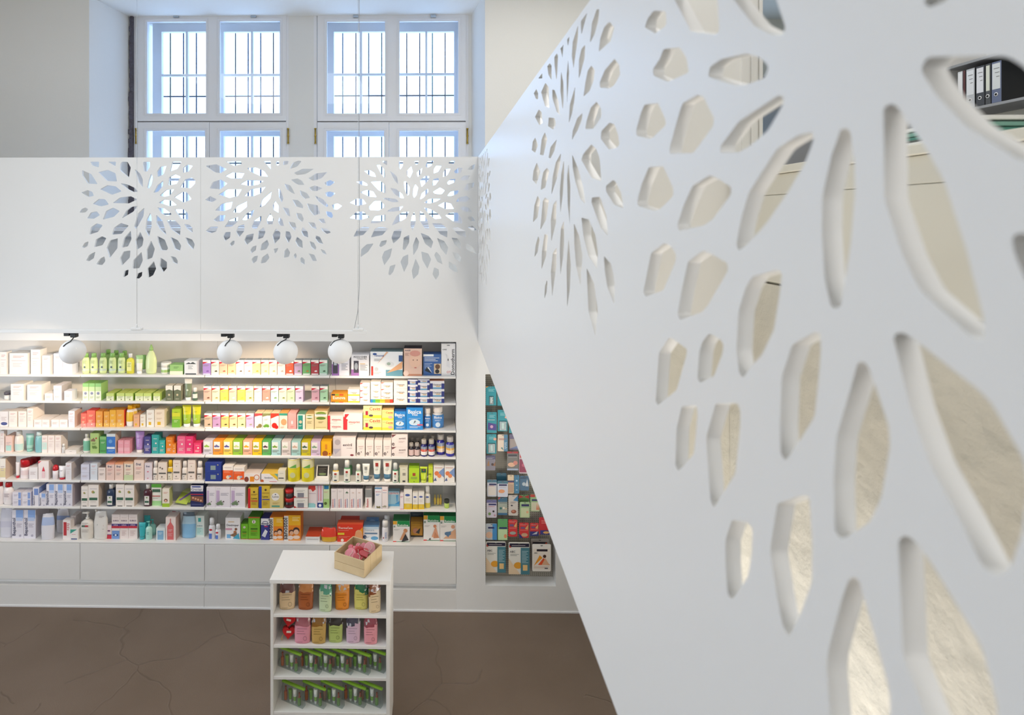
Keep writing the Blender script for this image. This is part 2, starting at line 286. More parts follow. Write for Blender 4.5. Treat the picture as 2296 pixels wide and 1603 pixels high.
# ---------------------------------------------------------------- perforated screens
def rounded(poly, r):
    out = []; n = len(poly)
    for i in range(n):
        p0, p, p1 = (Vector(poly[(i-1) % n]), Vector(poly[i]), Vector(poly[(i+1) % n])); a = p0-p; c = p1-p; la, lc = a.length, c.length
        if la < 1e-6 or lc < 1e-6: continue
        rr = min(r, la*.42, lc*.42); s0 = p+a/la*rr; s1 = p+c/lc*rr
        for t in (0, .33, .67, 1): out.append((s0*(1-t)*(1-t)+p*2*t*(1-t)+s1*t*t))
    return out
def board(name, outer, holes, th, m_, mtx, parent, r=.007):
    from mathutils.geometry import delaunay_2d_cdt
    loops = [[Vector((p[0], p[1])) for p in outer]]+[rounded(h, r) for h in holes]
    vs, fc = [], []
    ar = lambda l: sum(l[i-1].x*l[i].y-l[i].x*l[i-1].y for i in range(len(l)))
    loops = [l if ar(l) > 0 else l[::-1] for l in loops]
    for lp in loops: fc.append(list(range(len(vs), len(vs)+len(lp)))); vs += lp
    V2, E2, F2, ov, oe, of = delaunay_2d_cdt([Vector((p[0], p[1])) for p in vs], [], fc, 1, 1e-6)
    tris = [t for t, o_ in zip(F2, of) if o_ == [0]]
    V = [(p.x, p.y, -th/2) for p in V2]+[(p.x, p.y, th/2) for p in V2]; n = len(V2); cnt = {}
    for t in tris:
        for i in range(3):
            e = (t[i], t[(i+1) % 3]); cnt[e] = 1
    fs = [tuple(reversed(t)) for t in tris]+[tuple(i+n for i in t) for t in tris]
    fs += [(a, c, c+n, a+n) for a, c in cnt if (c, a) not in cnt]
    me = bpy.data.meshes.new(name); me.from_pydata([tuple(mtx @ Vector(p)) for p in V], [], fs); me.materials.append(m_); me.update()
    o = bpy.data.objects.new(name, me); C.objects.link(o); o.parent = parent; return o
def polys(s, ox, oy, k): return [[(ox+a/k, oy+c/k) for a, c in zip(*[iter([float(v) for v in p.split()])]*2)] for p in s.replace('\n', '').split('|') if p.strip()]
PA = polys('''225 120 333 120 328 190 250 165|440 120 535 120 528 178|605 120 672 120 712 190 688 312 580 220 585 150|130 222 240 270 315 390 195 382 130 285|322 245 435 217 528 258 547 357 430 352|
758 205 822 260 856 330 855 425 810 370|862 120 942 120 940 185 905 238 870 238 856 150|955 262 980 310 958 400 925 447 905 430 925 345|1022 240 1062 180 1138 170 1105 270 1035 305|1208 120 1320 120 1270 205 1180 238|
1335 195 1385 155 1455 170 1400 240 1335 252|1100 345 1095 410 1040 480 980 492 1030 400|1170 305 1240 270 1308 300 1262 385 1155 405|1300 425 1360 330 1440 310 1485 345 1480 385 1425 437|588 378 665 390 752 430 800 478 745 485 675 450|
342 450 432 400 530 415 603 475 485 518|118 490 195 460 250 480 270 530 200 543|1055 525 1130 460 1232 448 1180 525 1110 540|1228 545 1330 480 1385 490 1440 570 1345 610|495 615 580 550 710 533 790 573 690 620|
255 625 330 565 405 570 448 632 355 657|1042 610 1110 575 1205 590 1263 640 1170 650|97 730 125 685 170 670 205 692 165 730|188 800 230 730 305 715 342 760 270 805|375 815 415 710 500 670 580 712 510 780|605 800 655 710 715 660 797 650 740 720|
1030 668 1110 680 1160 715 1203 750 1150 770 1075 740|1235 692 1345 690 1395 740 1400 815 1310 800|875 670 862 780 775 930 750 900 795 740|945 730 960 790 960 900 930 1020 885 940 900 810|1017 755 1095 830 1140 1000 1060 930 1015 850|
1140 820 1250 830 1310 895 1302 1005 1195 930|1350 865 1415 875 1455 920 1452 970 1385 925|215 995 235 905 305 858 375 880 320 960|483 995 510 910 595 853 687 885 600 985|712 945 720 1050 680 1135 603 1150 630 1035|825 958 865 1050 850 1130 788 1175 765 1060|
273 1145 295 1050 365 1012 420 1035 375 1120|955 1065 1000 1165 970 1270 903 1295 900 1175|1028 1008 1120 1055 1160 1160 1140 1183 1075 1180 1040 1090|1185 1020 1275 1060 1317 1125 1300 1188 1240 1165|1362 1025 1445 1050 1480 1110 1460 1175 1395 1105|
127 1145 160 1090 207 1075 195 1130 150 1155|555 1038 553 1155 460 1275 420 1155 465 1060|175 1305 215 1235 288 1198 270 1275 215 1312|298 1350 345 1280 395 1255 408 1310 370 1360|605 1365 580 1275 625 1195 708 1183 700 1270|
730 1402 740 1300 840 1200 857 1300 815 1395|988 1310 1016 1400 980 1480 920 1513 908 1400|1068 1268 1145 1320 1145 1395 1100 1447 1055 1370|1188 1250 1250 1265 1277 1310 1270 1350 1220 1325|620 1508 635 1430 685 1410 680 1475|770 1520 790 1460 850 1437 845 1490 810 1522''', 160, 340, 5.3433)
PB = polys('''355 118 530 113 548 145 450 172|805 112 890 110 892 215|955 115 992 112 990 165 960 165|1045 112 1110 112 1095 155 1040 160|1120 205 1160 130 1215 108 1262 112 1210 180|112 170 240 150 365 210 290 258 215 243|345 290 425 248 578 258 540 325 410 318|
608 195 710 188 815 235 860 300 760 290 645 238|1170 255 1270 205 1410 205 1310 270 1205 280|1345 320 1430 260 1570 245 1500 320 1400 350|160 440 195 365 290 332 372 382 290 450|525 388 610 338 808 350 740 395 640 410|1135 335 1215 320 1270 355 1298 400 1225 398 1180 375|
1530 375 1600 338 1660 365 1600 412 1560 405|265 512 370 450 545 452 500 530 395 555|570 530 650 450 830 422 770 500 680 535|1055 382 1130 405 1185 510 1140 490 1085 450|1350 430 1420 405 1518 437 1440 472 1385 468|105 578 165 530 245 572 190 605|
905 472 888 560 820 640 755 670 790 570|975 440 1010 460 1045 560 1025 610 990 540|1240 462 1325 495 1365 555 1300 565 1255 520|1540 490 1600 475 1668 498 1610 545 1565 535|222 705 300 625 435 598 415 680 330 712|432 725 485 650 605 592 608 660 520 732|
945 588 988 650 985 735 925 700 915 640|1150 572 1220 580 1280 640 1280 682 1195 655|1420 525 1520 570 1585 650 1560 665 1460 590|1325 620 1450 640 1485 740 1410 768 1350 690|1620 640 1690 618 1748 650 1690 695 1645 690|205 818 265 762 350 760 325 835 245 838|
540 815 600 740 695 692 670 770 600 820|1035 668 1110 680 1128 780 1090 760|1195 735 1260 740 1290 810 1270 843 1215 800|1550 712 1620 725 1640 770 1620 798 1570 770|335 905 390 820 500 780 495 840 430 895|660 900 690 825 780 765 775 840 720 930 675 920|
885 735 925 805 915 870 855 870 840 810|985 788 1030 810 1052 890 1005 885 978 840|1105 838 1185 850 1200 910 1180 948 1130 890|1340 845 1420 850 1445 935 1385 905|1462 808 1530 800 1552 860 1500 850|112 950 165 900 262 895 240 955 180 975|578 868 575 950 515 1025 475 960 500 890|
805 905 830 960 800 1030 735 1050 745 950|318 1015 345 965 412 960 405 1030 345 1070|1490 912 1570 925 1615 970 1560 985 1510 945|1275 902 1335 960 1342 1030 1285 1010 1255 950|572 1060 600 1000 690 978 675 1060 605 1118|955 920 1010 970 1000 1040 938 1105 910 1000|
1070 950 1120 960 1142 1020 1105 1095 1065 1020|398 1105 430 1070 460 1065 455 1110 415 1133|765 1185 780 1105 850 1052 873 1110 840 1170|1205 1018 1270 1065 1278 1158 1220 1135 1185 1070|1432 1003 1480 1020 1525 1110 1460 1090 1425 1035|645 1175 670 1140 722 1122 715 1180 660 1218|
925 1165 985 1152 965 1200 940 1220|1090 1150 1125 1205 1110 1260 1050 1272 1055 1190|1355 1072 1410 1090 1440 1150 1425 1180 1375 1140|1165 1240 1190 1210 1207 1250 1185 1285|660 1290 690 1255 740 1243 725 1310 680 1340|770 1340 785 1270 855 1218 878 1270 830 1330|
1488 1165 1540 1185 1565 1235 1515 1215|1345 1218 1415 1235 1447 1310 1395 1310|1265 1260 1300 1295 1298 1355 1250 1325 1243 1280''', 440, 340, 5.3424)
PC = polys('''515 110 580 108 578 165 550 150|718 110 768 112 765 170 735 215 715 165|905 110 958 110 945 150 920 158|1060 112 1135 108 1105 170 1065 190 1035 175|1305 140 1350 108 1392 112 1375 145|448 160 490 155 540 210 558 280 545 315 505 265|
300 230 370 220 425 255 445 305 375 290|610 232 660 262 700 310 712 395 665 345|812 230 865 172 885 240 850 315 815 285|930 250 1000 190 985 260 945 305|1135 210 1165 165 1230 170 1190 240 1135 262|1250 250 1275 208 1338 202 1300 280 1245 305|
1378 235 1430 190 1482 195 1460 250 1395 262|1540 215 1580 170 1630 148 1615 210 1580 222|205 360 280 350 340 385 342 410 270 398|378 360 500 352 560 410 560 500 470 460|775 360 800 352 850 430 838 515 820 525 785 450|915 388 950 430 930 520 900 555 885 520 890 440|
970 345 1030 290 1082 292 1075 340 990 425|1130 330 1190 312 1200 335 1155 400 1120 405|1295 370 1335 330 1400 325 1380 370 1310 398|1455 320 1500 285 1575 285 1540 335 1470 345|1490 455 1535 385 1620 368 1610 420 1550 462|252 485 330 458 410 475 452 545 370 540|
612 432 690 450 760 510 780 560 740 555 665 510|968 575 990 500 1065 440 1072 480 1015 550|1125 480 1210 428 1270 462 1230 510 1150 505|1298 530 1335 480 1440 460 1420 505 1350 530|125 610 215 560 290 570 328 625 225 648|530 562 560 552 680 565 722 600 640 608|
355 660 420 592 500 590 558 655 480 705 370 700|1020 612 1080 565 1220 565 1160 600 1090 620|1185 645 1260 605 1340 620 1378 685 1280 688|1400 600 1440 545 1530 530 1580 565 1520 600|575 715 640 670 770 655 730 705 650 720|125 795 210 720 290 718 365 785 260 818|
375 858 430 775 560 755 560 825 470 855|1018 668 1100 690 1200 755 1228 800 1150 808 1080 750|1275 765 1330 735 1420 730 1470 800 1475 860 1390 850|1445 680 1480 655 1560 670 1595 720 1520 722|632 885 690 770 765 725 840 718 800 800 700 855|
900 722 915 780 915 860 880 955 855 880 870 780|970 708 1020 745 1065 840 1085 945 1030 920 970 830|1540 785 1600 778 1632 830 1570 832|1115 858 1230 862 1300 930 1298 1030 1215 990|1540 905 1600 885 1655 940 1600 945|172 1020 215 930 310 893 370 912 290 1000|
380 1028 430 920 505 898 590 920 520 1000|628 1028 660 945 755 918 735 1020 690 1070 650 1100|1350 915 1430 908 1515 950 1522 1025 1430 995|762 1170 775 1030 842 995 842 1090 790 1180|925 1018 962 1080 945 1160 890 1245 885 1120|978 972 1075 1010 1130 1080 1105 1160 1030 1100|
480 1130 505 1070 575 1058 560 1110 500 1145|258 1265 265 1170 330 1110 415 1100 350 1200|1175 1035 1260 1070 1310 1150 1285 1240 1220 1160|1348 1028 1420 1040 1465 1100 1450 1168 1385 1110|1518 1092 1600 1140 1648 1220 1590 1205 1525 1165|512 1265 540 1195 638 1155 615 1260 540 1365|
985 1195 1070 1220 1105 1290 1060 1405 1000 1300|1165 1195 1215 1250 1242 1352 1180 1320 1140 1240|1358 1205 1420 1215 1465 1270 1450 1325 1390 1280|735 1320 765 1260 830 1228 830 1340 780 1445|590 1470 610 1370 680 1350 650 1440 610 1485|918 1280 965 1380 950 1470 890 1530 870 1430|
1315 1312 1400 1360 1430 1450 1370 1435 1318 1390|1140 1385 1195 1410 1200 1475 1162 1538 1120 1470''', 760, 340, 5.343)
P2 = polys('''980 35 972 140 930 298 925 170 945 80|1060 80 1083 75 1075 180 1040 300 1003 367 1020 200|1170 185 1212 235 1180 350 1078 443 1090 330 1125 230|830 250 828 310 815 400 808 300|778 325 773 420 768 497 750 400 752 360|722 400 730 480 725 600 717 690 700 560 698 450|
658 495 675 560 675 685 648 640 638 540|595 590 595 670 565 672 563 625|902 190 900 330 875 500 863 590 848 480 855 360|963 380 958 500 930 600 908 675 908 520 930 420|817 510 824 620 815 780 807 885 803 650|755 610 775 700 778 850 770 940 750 780|
877 738 870 860 850 970 822 1055 830 900|1015 560 1045 600 1035 690 1000 780 947 828 965 700 985 600|1215 500 1255 560 1262 640 1210 730 1170 757 1090 750 1085 710 1130 600|545 760 560 800 560 850 540 845 522 800|622 708 650 745 655 925 620 910 585 790|
680 765 700 770 735 870 745 985 720 960 682 840|565 937 590 960 597 1055 570 1070 532 1000|650 1005 700 1010 712 1060 690 1110 645 1080|940 965 935 1020 900 1110 848 1200 855 1120 895 1010|1060 868 1100 930 1100 1000 1060 1060 1030 1102 963 1105 975 1030 1010 920|
1170 1050 1210 1060 1245 1150 1255 1240 1225 1268 1170 1280 1095 1190 1100 1120|535 1175 558 1240 535 1307 505 1285 515 1210|617 1130 638 1190 605 1330 575 1325 590 1190|720 1190 700 1290 665 1355 650 1350 665 1260|1015 1235 1055 1270 1085 1350 1100 1550 1020 1525 930 1370 945 1320''', 1060, 0, 3.8167)
P2 += polys('''548 -60 578 20 545 125 512 90 520 10|635 -15 655 10 620 155 582 177 590 90 605 20|755 -140 745 -30 720 80 672 218 685 60 710 -60|780 -80 782 40 770 220 750 375 745 200 757 40|820 -50 835 150 830 475 812 300 808 60|850 -130 905 0 945 150 965 300 920 250 875 90 855 -20|
1200 90 1225 105 1270 200 1292 325 1280 332 1210 300 1140 190 1140 140|1020 240 1090 233 1145 400 1158 568 1095 500 1040 350 1015 280|555 225 578 260 555 410 515 453 527 310|620 238 652 265 628 430 578 517 592 350 600 270|718 258 712 460 672 617 668 430 688 300|
780 440 783 600 775 740 750 903 745 680 755 500|865 458 912 570 940 740 922 995 885 830 870 650|930 412 995 430 1050 560 1070 700 1065 855 990 740 945 560|560 570 573 600 555 710 528 748 540 640|615 552 643 560 628 740 588 855 592 700|718 665 715 830 680 1090 668 880 685 715|
820 590 840 820 830 1040 808 1178 803 830|975 840 1040 980 1070 1210 1050 1435 990 1210 980 980|1122 740 1185 810 1215 960 1213 1165 1150 1000 1130 860|635 945 640 960 632 1050 613 1108 618 1000''', 1060, 380, 3.8167)
P3 = polys('''345 95 445 100 460 150 455 230 360 300 262 245 290 165|500 -60 680 285 900 312 935 280 905 -150 600 -150|1050 -20 1250 235 1400 310 1500 315 1528 250 1440 -20 1350 -150 1000 -120|430 440 580 425 640 520 660 650 470 737 340 680 335 620 400 530|
832 690 850 600 950 530 1180 480 1300 515 1378 600 1340 700 1180 762 1080 768|260 940 380 925 445 1060 455 1120 320 1250 190 1220 185 1170 230 1010|600 930 740 850 790 870 885 1060 880 1130 700 1375 485 1378 490 1320 550 1090|940 1370 945 1310 1110 1090 1470 850 1515 880 1500 950 1370 1170 1250 1280 1110 1370''', 1380, 0, 4.0065)
P3 += polys('1823 296 1790 303 1742 334 1679 432 1662 490 1651 548 1656 562 1676 548 1722 496 1770 425 1805 365 1824 315|1687 620 1744 604 1753 612 1748 660 1735 740 1708 796 1692 813 1665 848 1657 835 1651 785 1656 699 1672 645', 0, 0, 1)
P3 += polys('''300 -20 430 -30 520 170 520 240 390 365 340 372 200 325 195 290 235 130|690 150 850 50 930 85 1040 160 1035 230 870 450 800 500 570 552 555 500 610 330|320 750 440 660 490 680 545 760 540 830 430 1085 270 1143 250 1100 290 900|
650 830 790 725 870 765 1005 840 1010 910 830 1220 780 1280 580 1353 557 1300 600 1060''', 1380, 380, 4.0065)
P3 += polys('''220 270 310 135 380 180 460 240 455 290 370 590 210 722 190 690 210 400|650 105 740 150 773 200 765 270 690 470 570 530 548 490 565 260 590 180|1560 90 1600 110 1605 250 1580 550 1550 820 1360 1120 1300 1200 1262 1140 1255 900 1270 480 1360 200|
415 730 540 718 550 800 520 1130 490 1170 385 1285 360 1240 370 920|705 705 890 700 915 760 915 900 875 1300 790 1440 690 1598 660 1540 640 1250 622 1000''', 1420, 720, 3.8165)
P3 += polys('250 262 350 275 393 320 385 500 360 650 250 812 220 780 205 560 203 400|560 150 740 90 780 100 800 400 800 690 710 930 640 1070 600 1000 560 800 510 480', 1560, 1080, 3.065)
P3 += polys('''1885 290 1897 286 1907 297 1915 360 1917 430 1907 550 1886 685 1875 692 1863 688 1849 625 1843 520 1844 440 1864 350|1981 241 1999 231 2017 244 2033 272 2072 327 2117 406 2167 562 2209 727 2206 764 2177 754 2062 649 2023 570 1983 447|
2064 157 2078 128 2114 126 2258 126 2296 149 2340 200 2370 330 2295 364 2167 283 2101 215|2070 0 2080 18 2114 5 2130 -5 2114 -26|2269 536 2279 523 2300 523 2340 560 2360 720 2296 620 2275 570|
2002 752 2022 744 2048 759 2200 879 2225 907 2296 1030 2305 1100 2290 1200 2265 1275 2238 1292 2204 1272 2150 1160 2083 1035 2041 915''', 0, 0, 1)
P3 += polys('255 290 290 275 330 310 470 720 480 860 420 1220 340 1390 150 1512 100 1460 90 1100 110 800 215 440', 1840, 720, 3.083)
P3 += polys('240 450 290 425 330 470 390 680 570 1330 590 1450 590 1700 400 2100 90 1700 50 1200 60 1080 180 620|660 110 720 75 800 120 940 310 1370 1020 1500 1500 1510 1700 1450 2100 1000 1900 700 1100 680 600', 1840, 1180, 3.789)
def bk(P): return [[(lambda q_: (q_.x, q_.z))(onY(x, y, D)) for x, y in p] for p in P]
xs_ = X_(450)
root = tag(empty('perforated_back_screen', (-2, D, ZO)), 'long white balustrade screen with three cut petal rosettes above the product shelves', 'screen')
MXZ = Matrix(((1, 0, 0, 0), (0, 0, 1, 0), (0, 1, 0, 0), (0, 0, 0, 1)))    # local (x,y,n) -> (x, n, z)
def back_board(x0, x1, P):
    o = board('screen_panel', [(x0, ZO), (x1, ZO), (x1, ZT), (x0, ZT)], bk(P), TP, M['panel'], Matrix.Translation((0, D+TP/2, 0)) @ MXZ, root); o.matrix_parent_inverse = Matrix.Translation(-root.location)
back_board(-5.0, xs_-.0008, PA); back_board(xs_+.0008, XP-.001, PB+PC)
# side screen: plane x = XP, from the corner past the camera
root = tag(empty('perforated_side_screen', (XP, 2, ZO)), 'white balustrade screen with large cut petal openings running towards the viewer', 'screen')
H = []
for p in bk(PC):
    H.append([(D-.012-(XP-x)*1.0, z) for x, z in p])
for p in P2+P3:
    pp = []
    for x, y in p:
        q_ = onX(x, y, XP)
        if q_.z > ZT-.02 and x < 1450: q_.z = ZT-.02
        pp.append((q_.y, q_.z))
    H.append(pp)
ZTS = Z_(352.3, 1072)
ZTS = max(ZTS, max(max(z for _, z in p) for p in H)+.03)
MYZ = Matrix(((0, 0, 1, 0), (1, 0, 0, 0), (0, 1, 0, 0), (0, 0, 0, 1)))
zsb = onX(1385, 1603, XP).z
o = board('screen_panel', [(.0, ZO), (D+TP, ZO), (D+TP, ZT), (2.6, ZT), (.0, ZT)], H, TP, M['panel'], Matrix.Translation((XP+TP/2, 0, 0)) @ MYZ, root, r=.005); o.matrix_parent_inverse = Matrix.Translation(-root.location)
# ================================================================ BEHIND THE SIDE SCREEN
b = MB(); b.box(XWALL, XWALL+.12, .2, 2.6, 0, CZ-.25); b.box(XWALL, XWALL+.12, 2.6, YF, 0, 2.05); b.box(.75, XWALL+.12, 2.602, 2.75, 1.55, 2.66); tag(b.build('wall_stair', M['plaster']), kind='structure')
struct('wall_pier', M['wall'], (.75, XWALL+.125, 2.6, 2.752, 2.66, 5.6), (XWALL+.125, XWALL+.14, 2.59, 2.77, 2.66, 5.6), (XWALL+.09, XWALL+.115, 2.588, 2.6, 2.66, 5.6), (XWALL+.05, XWALL+.08, 2.592, 2.6, 2.66, 5.6))
root = tag(empty('low_sideboard', (XWALL, 2.5, CZ-.25)), 'long cream sideboard seen through the large petal cuts of the side screen', 'sideboard')
def child(bm, name, m_, root): o = bm.build(name, m_, root); o.matrix_parent_inverse = root.matrix_world.inverted() if False else Matrix.Translation(-root.location); return o
b = MB(); b.box(XWALL+.02, XWALL+.4, .2, 2.585, CZ-.248, CZ+.177); child(b, 'body', M['cream'], root)
b = MB(); b.bbox(XWALL-.02, XWALL+.42, .18, 2.586, CZ+.178, CZ+.205); child(b, 'top', M['cream'], root)
y = .22
while y < 2.3:
    b = MB(); b.bbox(XWALL, XWALL+.018, y, y+.5825, CZ-.24, CZ+.0975); child(b, 'door', M['cream'], root)
    b = MB(); b.bbox(XWALL, XWALL+.018, y, y+.5825, CZ+.099, CZ+.176); child(b, 'rail', M['cream'], root); y += .584
# papers on the sideboard
for i, (yy, c, dz, nm, lab) in enumerate(((1.62, '5b8f80', 0, 'document_tray', 'folded green folder on the cream sideboard'), )):
    root = tag(empty(nm, (XWALL+.12, yy, CZ+.206)), 'green and white folder stack lying on the cream sideboard', 'folder')
    for k, (h, cc, e) in enumerate(((.004, 'e8e8e4', .0), (.012, '59605c', .01), (.02, '4f8f80', .015), (.034, '7fae9f', .02), (.05, 'eeeeea', .03))):
        b = MB(); b.bbox(-.1+e, .14, -.15, .15, h-.004 if k else 0, h+.007, .002, cc); b.build('folder' if k else 'tray', M['card'], root)
# binder shelves in the office
XS = 4.3
def bz(y, x): return onX(x, y, XS)
root = tag(empty('wall_shelf', (XS+.15, 4.2, 3.9)), 'grey office shelf rack carrying ring binders', 'shelf')
pa, pb = onX(2146, 148, XS), onX(2192, 241, XS); zs1 = onX(2240, 229, XS).z
zs0 = onX(2240, 126, XS).z; zs2 = zs1-.42
for z in (zs1-.42, zs1, zs0+.03, zs0+.45):
    b = MB(); b.bbox(XS-.01, XS+.33, 3.2, 4.93, z-.022, z); child(b, 'shelf', M['grey'], root)
for y in (3.18, 4.93): b = MB(); b.box(XS-.01, XS+.33, y, y+.02, zs2-.3, zs0+.6); child(b, 'side_panel', M['shelf'], root)
b = MB(); b.box(XS+.33, XS+.34, 3.18, 4.95, zs2-.3, zs0+.6); child(b, 'back_panel', M['cream'], root)
def binder(x0, x1, zb, spine, lab_c, label, h=.315, red=False):
    ya, yb = onX(x1, 200, XS).y, onX(x0, 200, XS).y; wd = yb-ya
    root = tag(empty('ring_binder', (XS, (ya+yb)/2, zb)), label, 'binder', 'ring binders on the office shelf')
    b = MB(); wd -= .003; b.bbox(0, .28, -wd/2+.001, wd/2-.001, 0, h, .003, '22252a'); b.box(-.001, .004, -wd/2+.002, wd/2-.002, .002, h-.002, spine); b.build('cover', M['card'], root)
    b = MB(); b.box(-.003, 0, -wd/2+.008, wd/2-.008, h*.33, h*.95, lab_c, side=lab_c)
    for k in range(3 if wd > .06 else 0): b.box(-.004, -.002, -wd/2+.014, wd/2-.02-.01*k, h*(.82-.1*k), h*(.835-.1*k), '777')
    b.build('spine_label', M['card'], root)
    b = MB()
    k_ = min(1, wd/.036); b.lathe([(.011*k_, 0), (.015*k_, .002), (.015*k_, .004), (.010*k_, .004)], 14, col='e8e8ea'); b.lathe([(.0095*k_, .001), (.0095*k_, .0045)], 14, col='111')
    b.xform(Matrix.Translation((-.001, 0, h*.2)) @ Matrix.Rotation(-math.pi/2, 4, 'Y')); b.build('finger_ring', M['card'], root)
for q_ in ((2147, 2159, 'dfe2e6', 'f2f2f4', 'white wrapped binder at the far end of the office shelf'), (2159, 2165, '6b4748', '6b4748', 'slim dark red binder between white binders on the office shelf'),
           (2166, 2186, 'c3c6cb', 'e8ebf0', 'light grey ring binder with white spine label'), (2188, 2208, '4c4f55', 'e6e8ee', 'dark grey ring binder with handwritten spine label'),
           (2209, 2222, '55585c', 'dfe3d6', 'narrow dark ring binder with green topped label'), (2223, 2246, '6a7490', 'd9dde0', 'blue grey ring binder nearest the viewer on the office shelf')):
    binder(q_[0], q_[1], zs1+.0008, q_[2], q_[3], q_[4])
binder(2203, 2222, zs2+.0008, 'd8dade', 'e8eaee', 'pale ring binder on the lower office shelf')
binder(2192, 2201, zs2+.0008, 'b8babd', 'd8dade', 'thin grey binder on the lower office shelf')
# office cupboard, chair, monitor, window strip
root = tag(empty('office_chair', (2.75, 4.2, 2.12), .4), 'slate grey office chair behind the side screen', 'chair')
b = MB(); b.bbox(-.25, .25, -.23, .25, .43, .5, .03); b.build('seat', M['slate'], root)
b = MB(); b.bbox(-.24, .24, .2, .27, .58, 1.28, .03); b.build('backrest', M['slate'], root)
b = MB(); b.tube([(0, .22, .45), (0, .27, .75)], .02); b.build('back_bar', M['black'], root); b = MB(); b.tube([(0, 0, .1), (0, 0, .43)], .025); b.build('column', M['black'], root)
for k in range(5): a = k*2*math.pi/5; b = MB(); b.tube([(0, 0, .1), (.28*math.cos(a), .28*math.sin(a), .06)], .018); b.lathe([(.001, 0), (.025, .01), (.025, .05), (.001, .06)], 8, .28*math.cos(a), .28*math.sin(a)); b.build('leg', M['black'], root)
root = tag(empty('office_cupboard', (4.13, 6.2, 2.12)), 'tall grey office cupboard standing against the far wall', 'cupboard')
b = MB(); b.box(-.6, .6, -.25, .25, 0, 2.3); b.build('body', M['grey'], root)
for sx in (-.3, .3):
    b = MB(); b.bbox(sx-.295, sx+.295, -.27, -.251, .05, 2.27); d_ = b.build('door', M['grey'], root); b = MB(); b.tube([(sx*.2, -.29, .9), (sx*.2, -.29, 1.05)], .008); b.build('handle', M['steel'], d_)
root = tag(empty('computer_monitor', (3.75, 4.15, CZ-.1)), 'black computer monitor on the office desk', 'monitor')
b = MB(); b.bbox(-.02, .02, -.28, .28, .12, .48, .004); b.build('screen', M['black'], root); b = MB(); b.tube([(0, 0, 0), (0, 0, .2)], .02); b.bbox(-.09, .09, -.12, .12, 0, .012, .003); b.build('stand', M['black'], root)
root = tag(empty('office_desk', (3.75, 4.0, 2.12)), 'cream office desk under the black monitor', 'desk')
b = MB(); b.bbox(-.4, .4, -.75, .8, CZ-.1-.0255-2.12, CZ-.1-.0005-2.12, .003); b.build('top', M['cream'], root)
for sx in (-.36, .36):
    for sy in (-.7, .75): b = MB(); b.box(sx-.02, sx+.02, sy-.02, sy+.02, 0, CZ-.1-.026-2.12); b.build('leg', M['steel'], root)
# far office wall with a bright window
struct('wall_office', M['wallg'], (XG, 3.35, 7.2, 7.3, 2.0, 5.6), (4.1, 4.95, 7.2, 7.3, 2.0, 5.6), (3.35, 4.1, 7.2, 7.3, 2.0, 3.0), (3.35, 4.1, 7.2, 7.3, 4.9, 5.6), (XG-.02, XG, YF+.35, 7.3, 2.0, 5.6))
b = MB()
for q_ in ((3.35, 3.4, 3, 4.9), (4.0, 4.02, 3, 4.9), (4.06, 4.1, 3, 4.9), (3.35, 4.1, 3, 3.05), (3.35, 4.1, 4.85, 4.9)): b.box(q_[0], q_[1], 7.2, 7.26, q_[2], q_[3])
tag(b.build('window_3', M['wood']), kind='structure')
struct('trim_5', M['cream'], (XG-.16, XG-.05, YF-.02, YF, 2.1, 5.3), (XG-.05, XG+.012, YF-.03, YF+.01, 2.1, 5.3))
# dark box on the gallery floor behind the back screen
pd = onY(277, 606, 5.25); pe = onY(352, 606, 5.25)
root = tag(empty('storage_trunk', ((pd.x+pe.x)/2, 5.25, ZO+.02)), 'dark trunk on the gallery floor glimpsed through the first rosette', 'trunk')
wd = (pe.x-pd.x)/2; hh = pd.z-ZO-.02
b = MB(); b.bbox(-wd, wd, 0, .3, 0, hh-.03, .004); b.build('body', M['dark'], root); b = MB(); b.bbox(-wd-.005, wd+.005, -.005, .3, hh-.03, hh, .004); b.build('lid', M['dark'], root)
# ================================================================ SHELVING
BX = [-5.0, X_(-105), X_(179.3), X_(458.3), X_(739), XR]            # bay limits
SH = [Z_(y) for y in (842.6, 902, 963.3, 1022.8, 1081, 1140.5)]+[Z_(1218.6)]; ST = .017
DEP = .285; zc = SH[6]
bays = []
for i in range(4):
    x0, x1 = BX[i+1], BX[i+2]
    r = empty('wall_shelving_bay', ((x0+x1)/2, D+DEP, zc))
    tag(r, ['cut off end bay of the white product shelving below the first white spotlight', 'white product shelving bay with green bottles on its top shelf', 'white product shelving bay filled with small tea cartons at the top', 'white product shelving bay beside the plain white pier'][i], 'shelving', 'white product shelving bays')
    r.matrix_world = Matrix.Translation(r.location)
    for j in range(6):
        b = MB(); b.bbox(x0+.0035, x1-.0035, D+.004, D+DEP, SH[j]-ST, SH[j], .0015); child(b, 'shelf', M['shelf'], r)
        for bx in (x0+.1, x1-.1): b = MB(); b.box(bx-.008, bx+.008, D+DEP-.16, D+DEP, SH[j]-ST-.02, SH[j]-ST); child(b, 'bracket', M['steel'], r)
    b = MB(); b.box(x0+.001, x1-.001, D+DEP+.001, D+DEP+.02, zc+.001, ZO-.008); child(b, 'back_panel', M['shelf'], r)
    bays.append(r)
root = tag(empty('counter_ledge', (-2, D, zc)), 'long white ledge carrying the lowest row of products', 'ledge')
b = MB(); b.bbox(BX[0], XR-.0015, D+.001, D+DEP+.02, zc-.012, zc, .0015); child(b, 'ledge_board', M['shelf'], root)
dz0, dz1 = Z_(1305), Z_(1222.6)
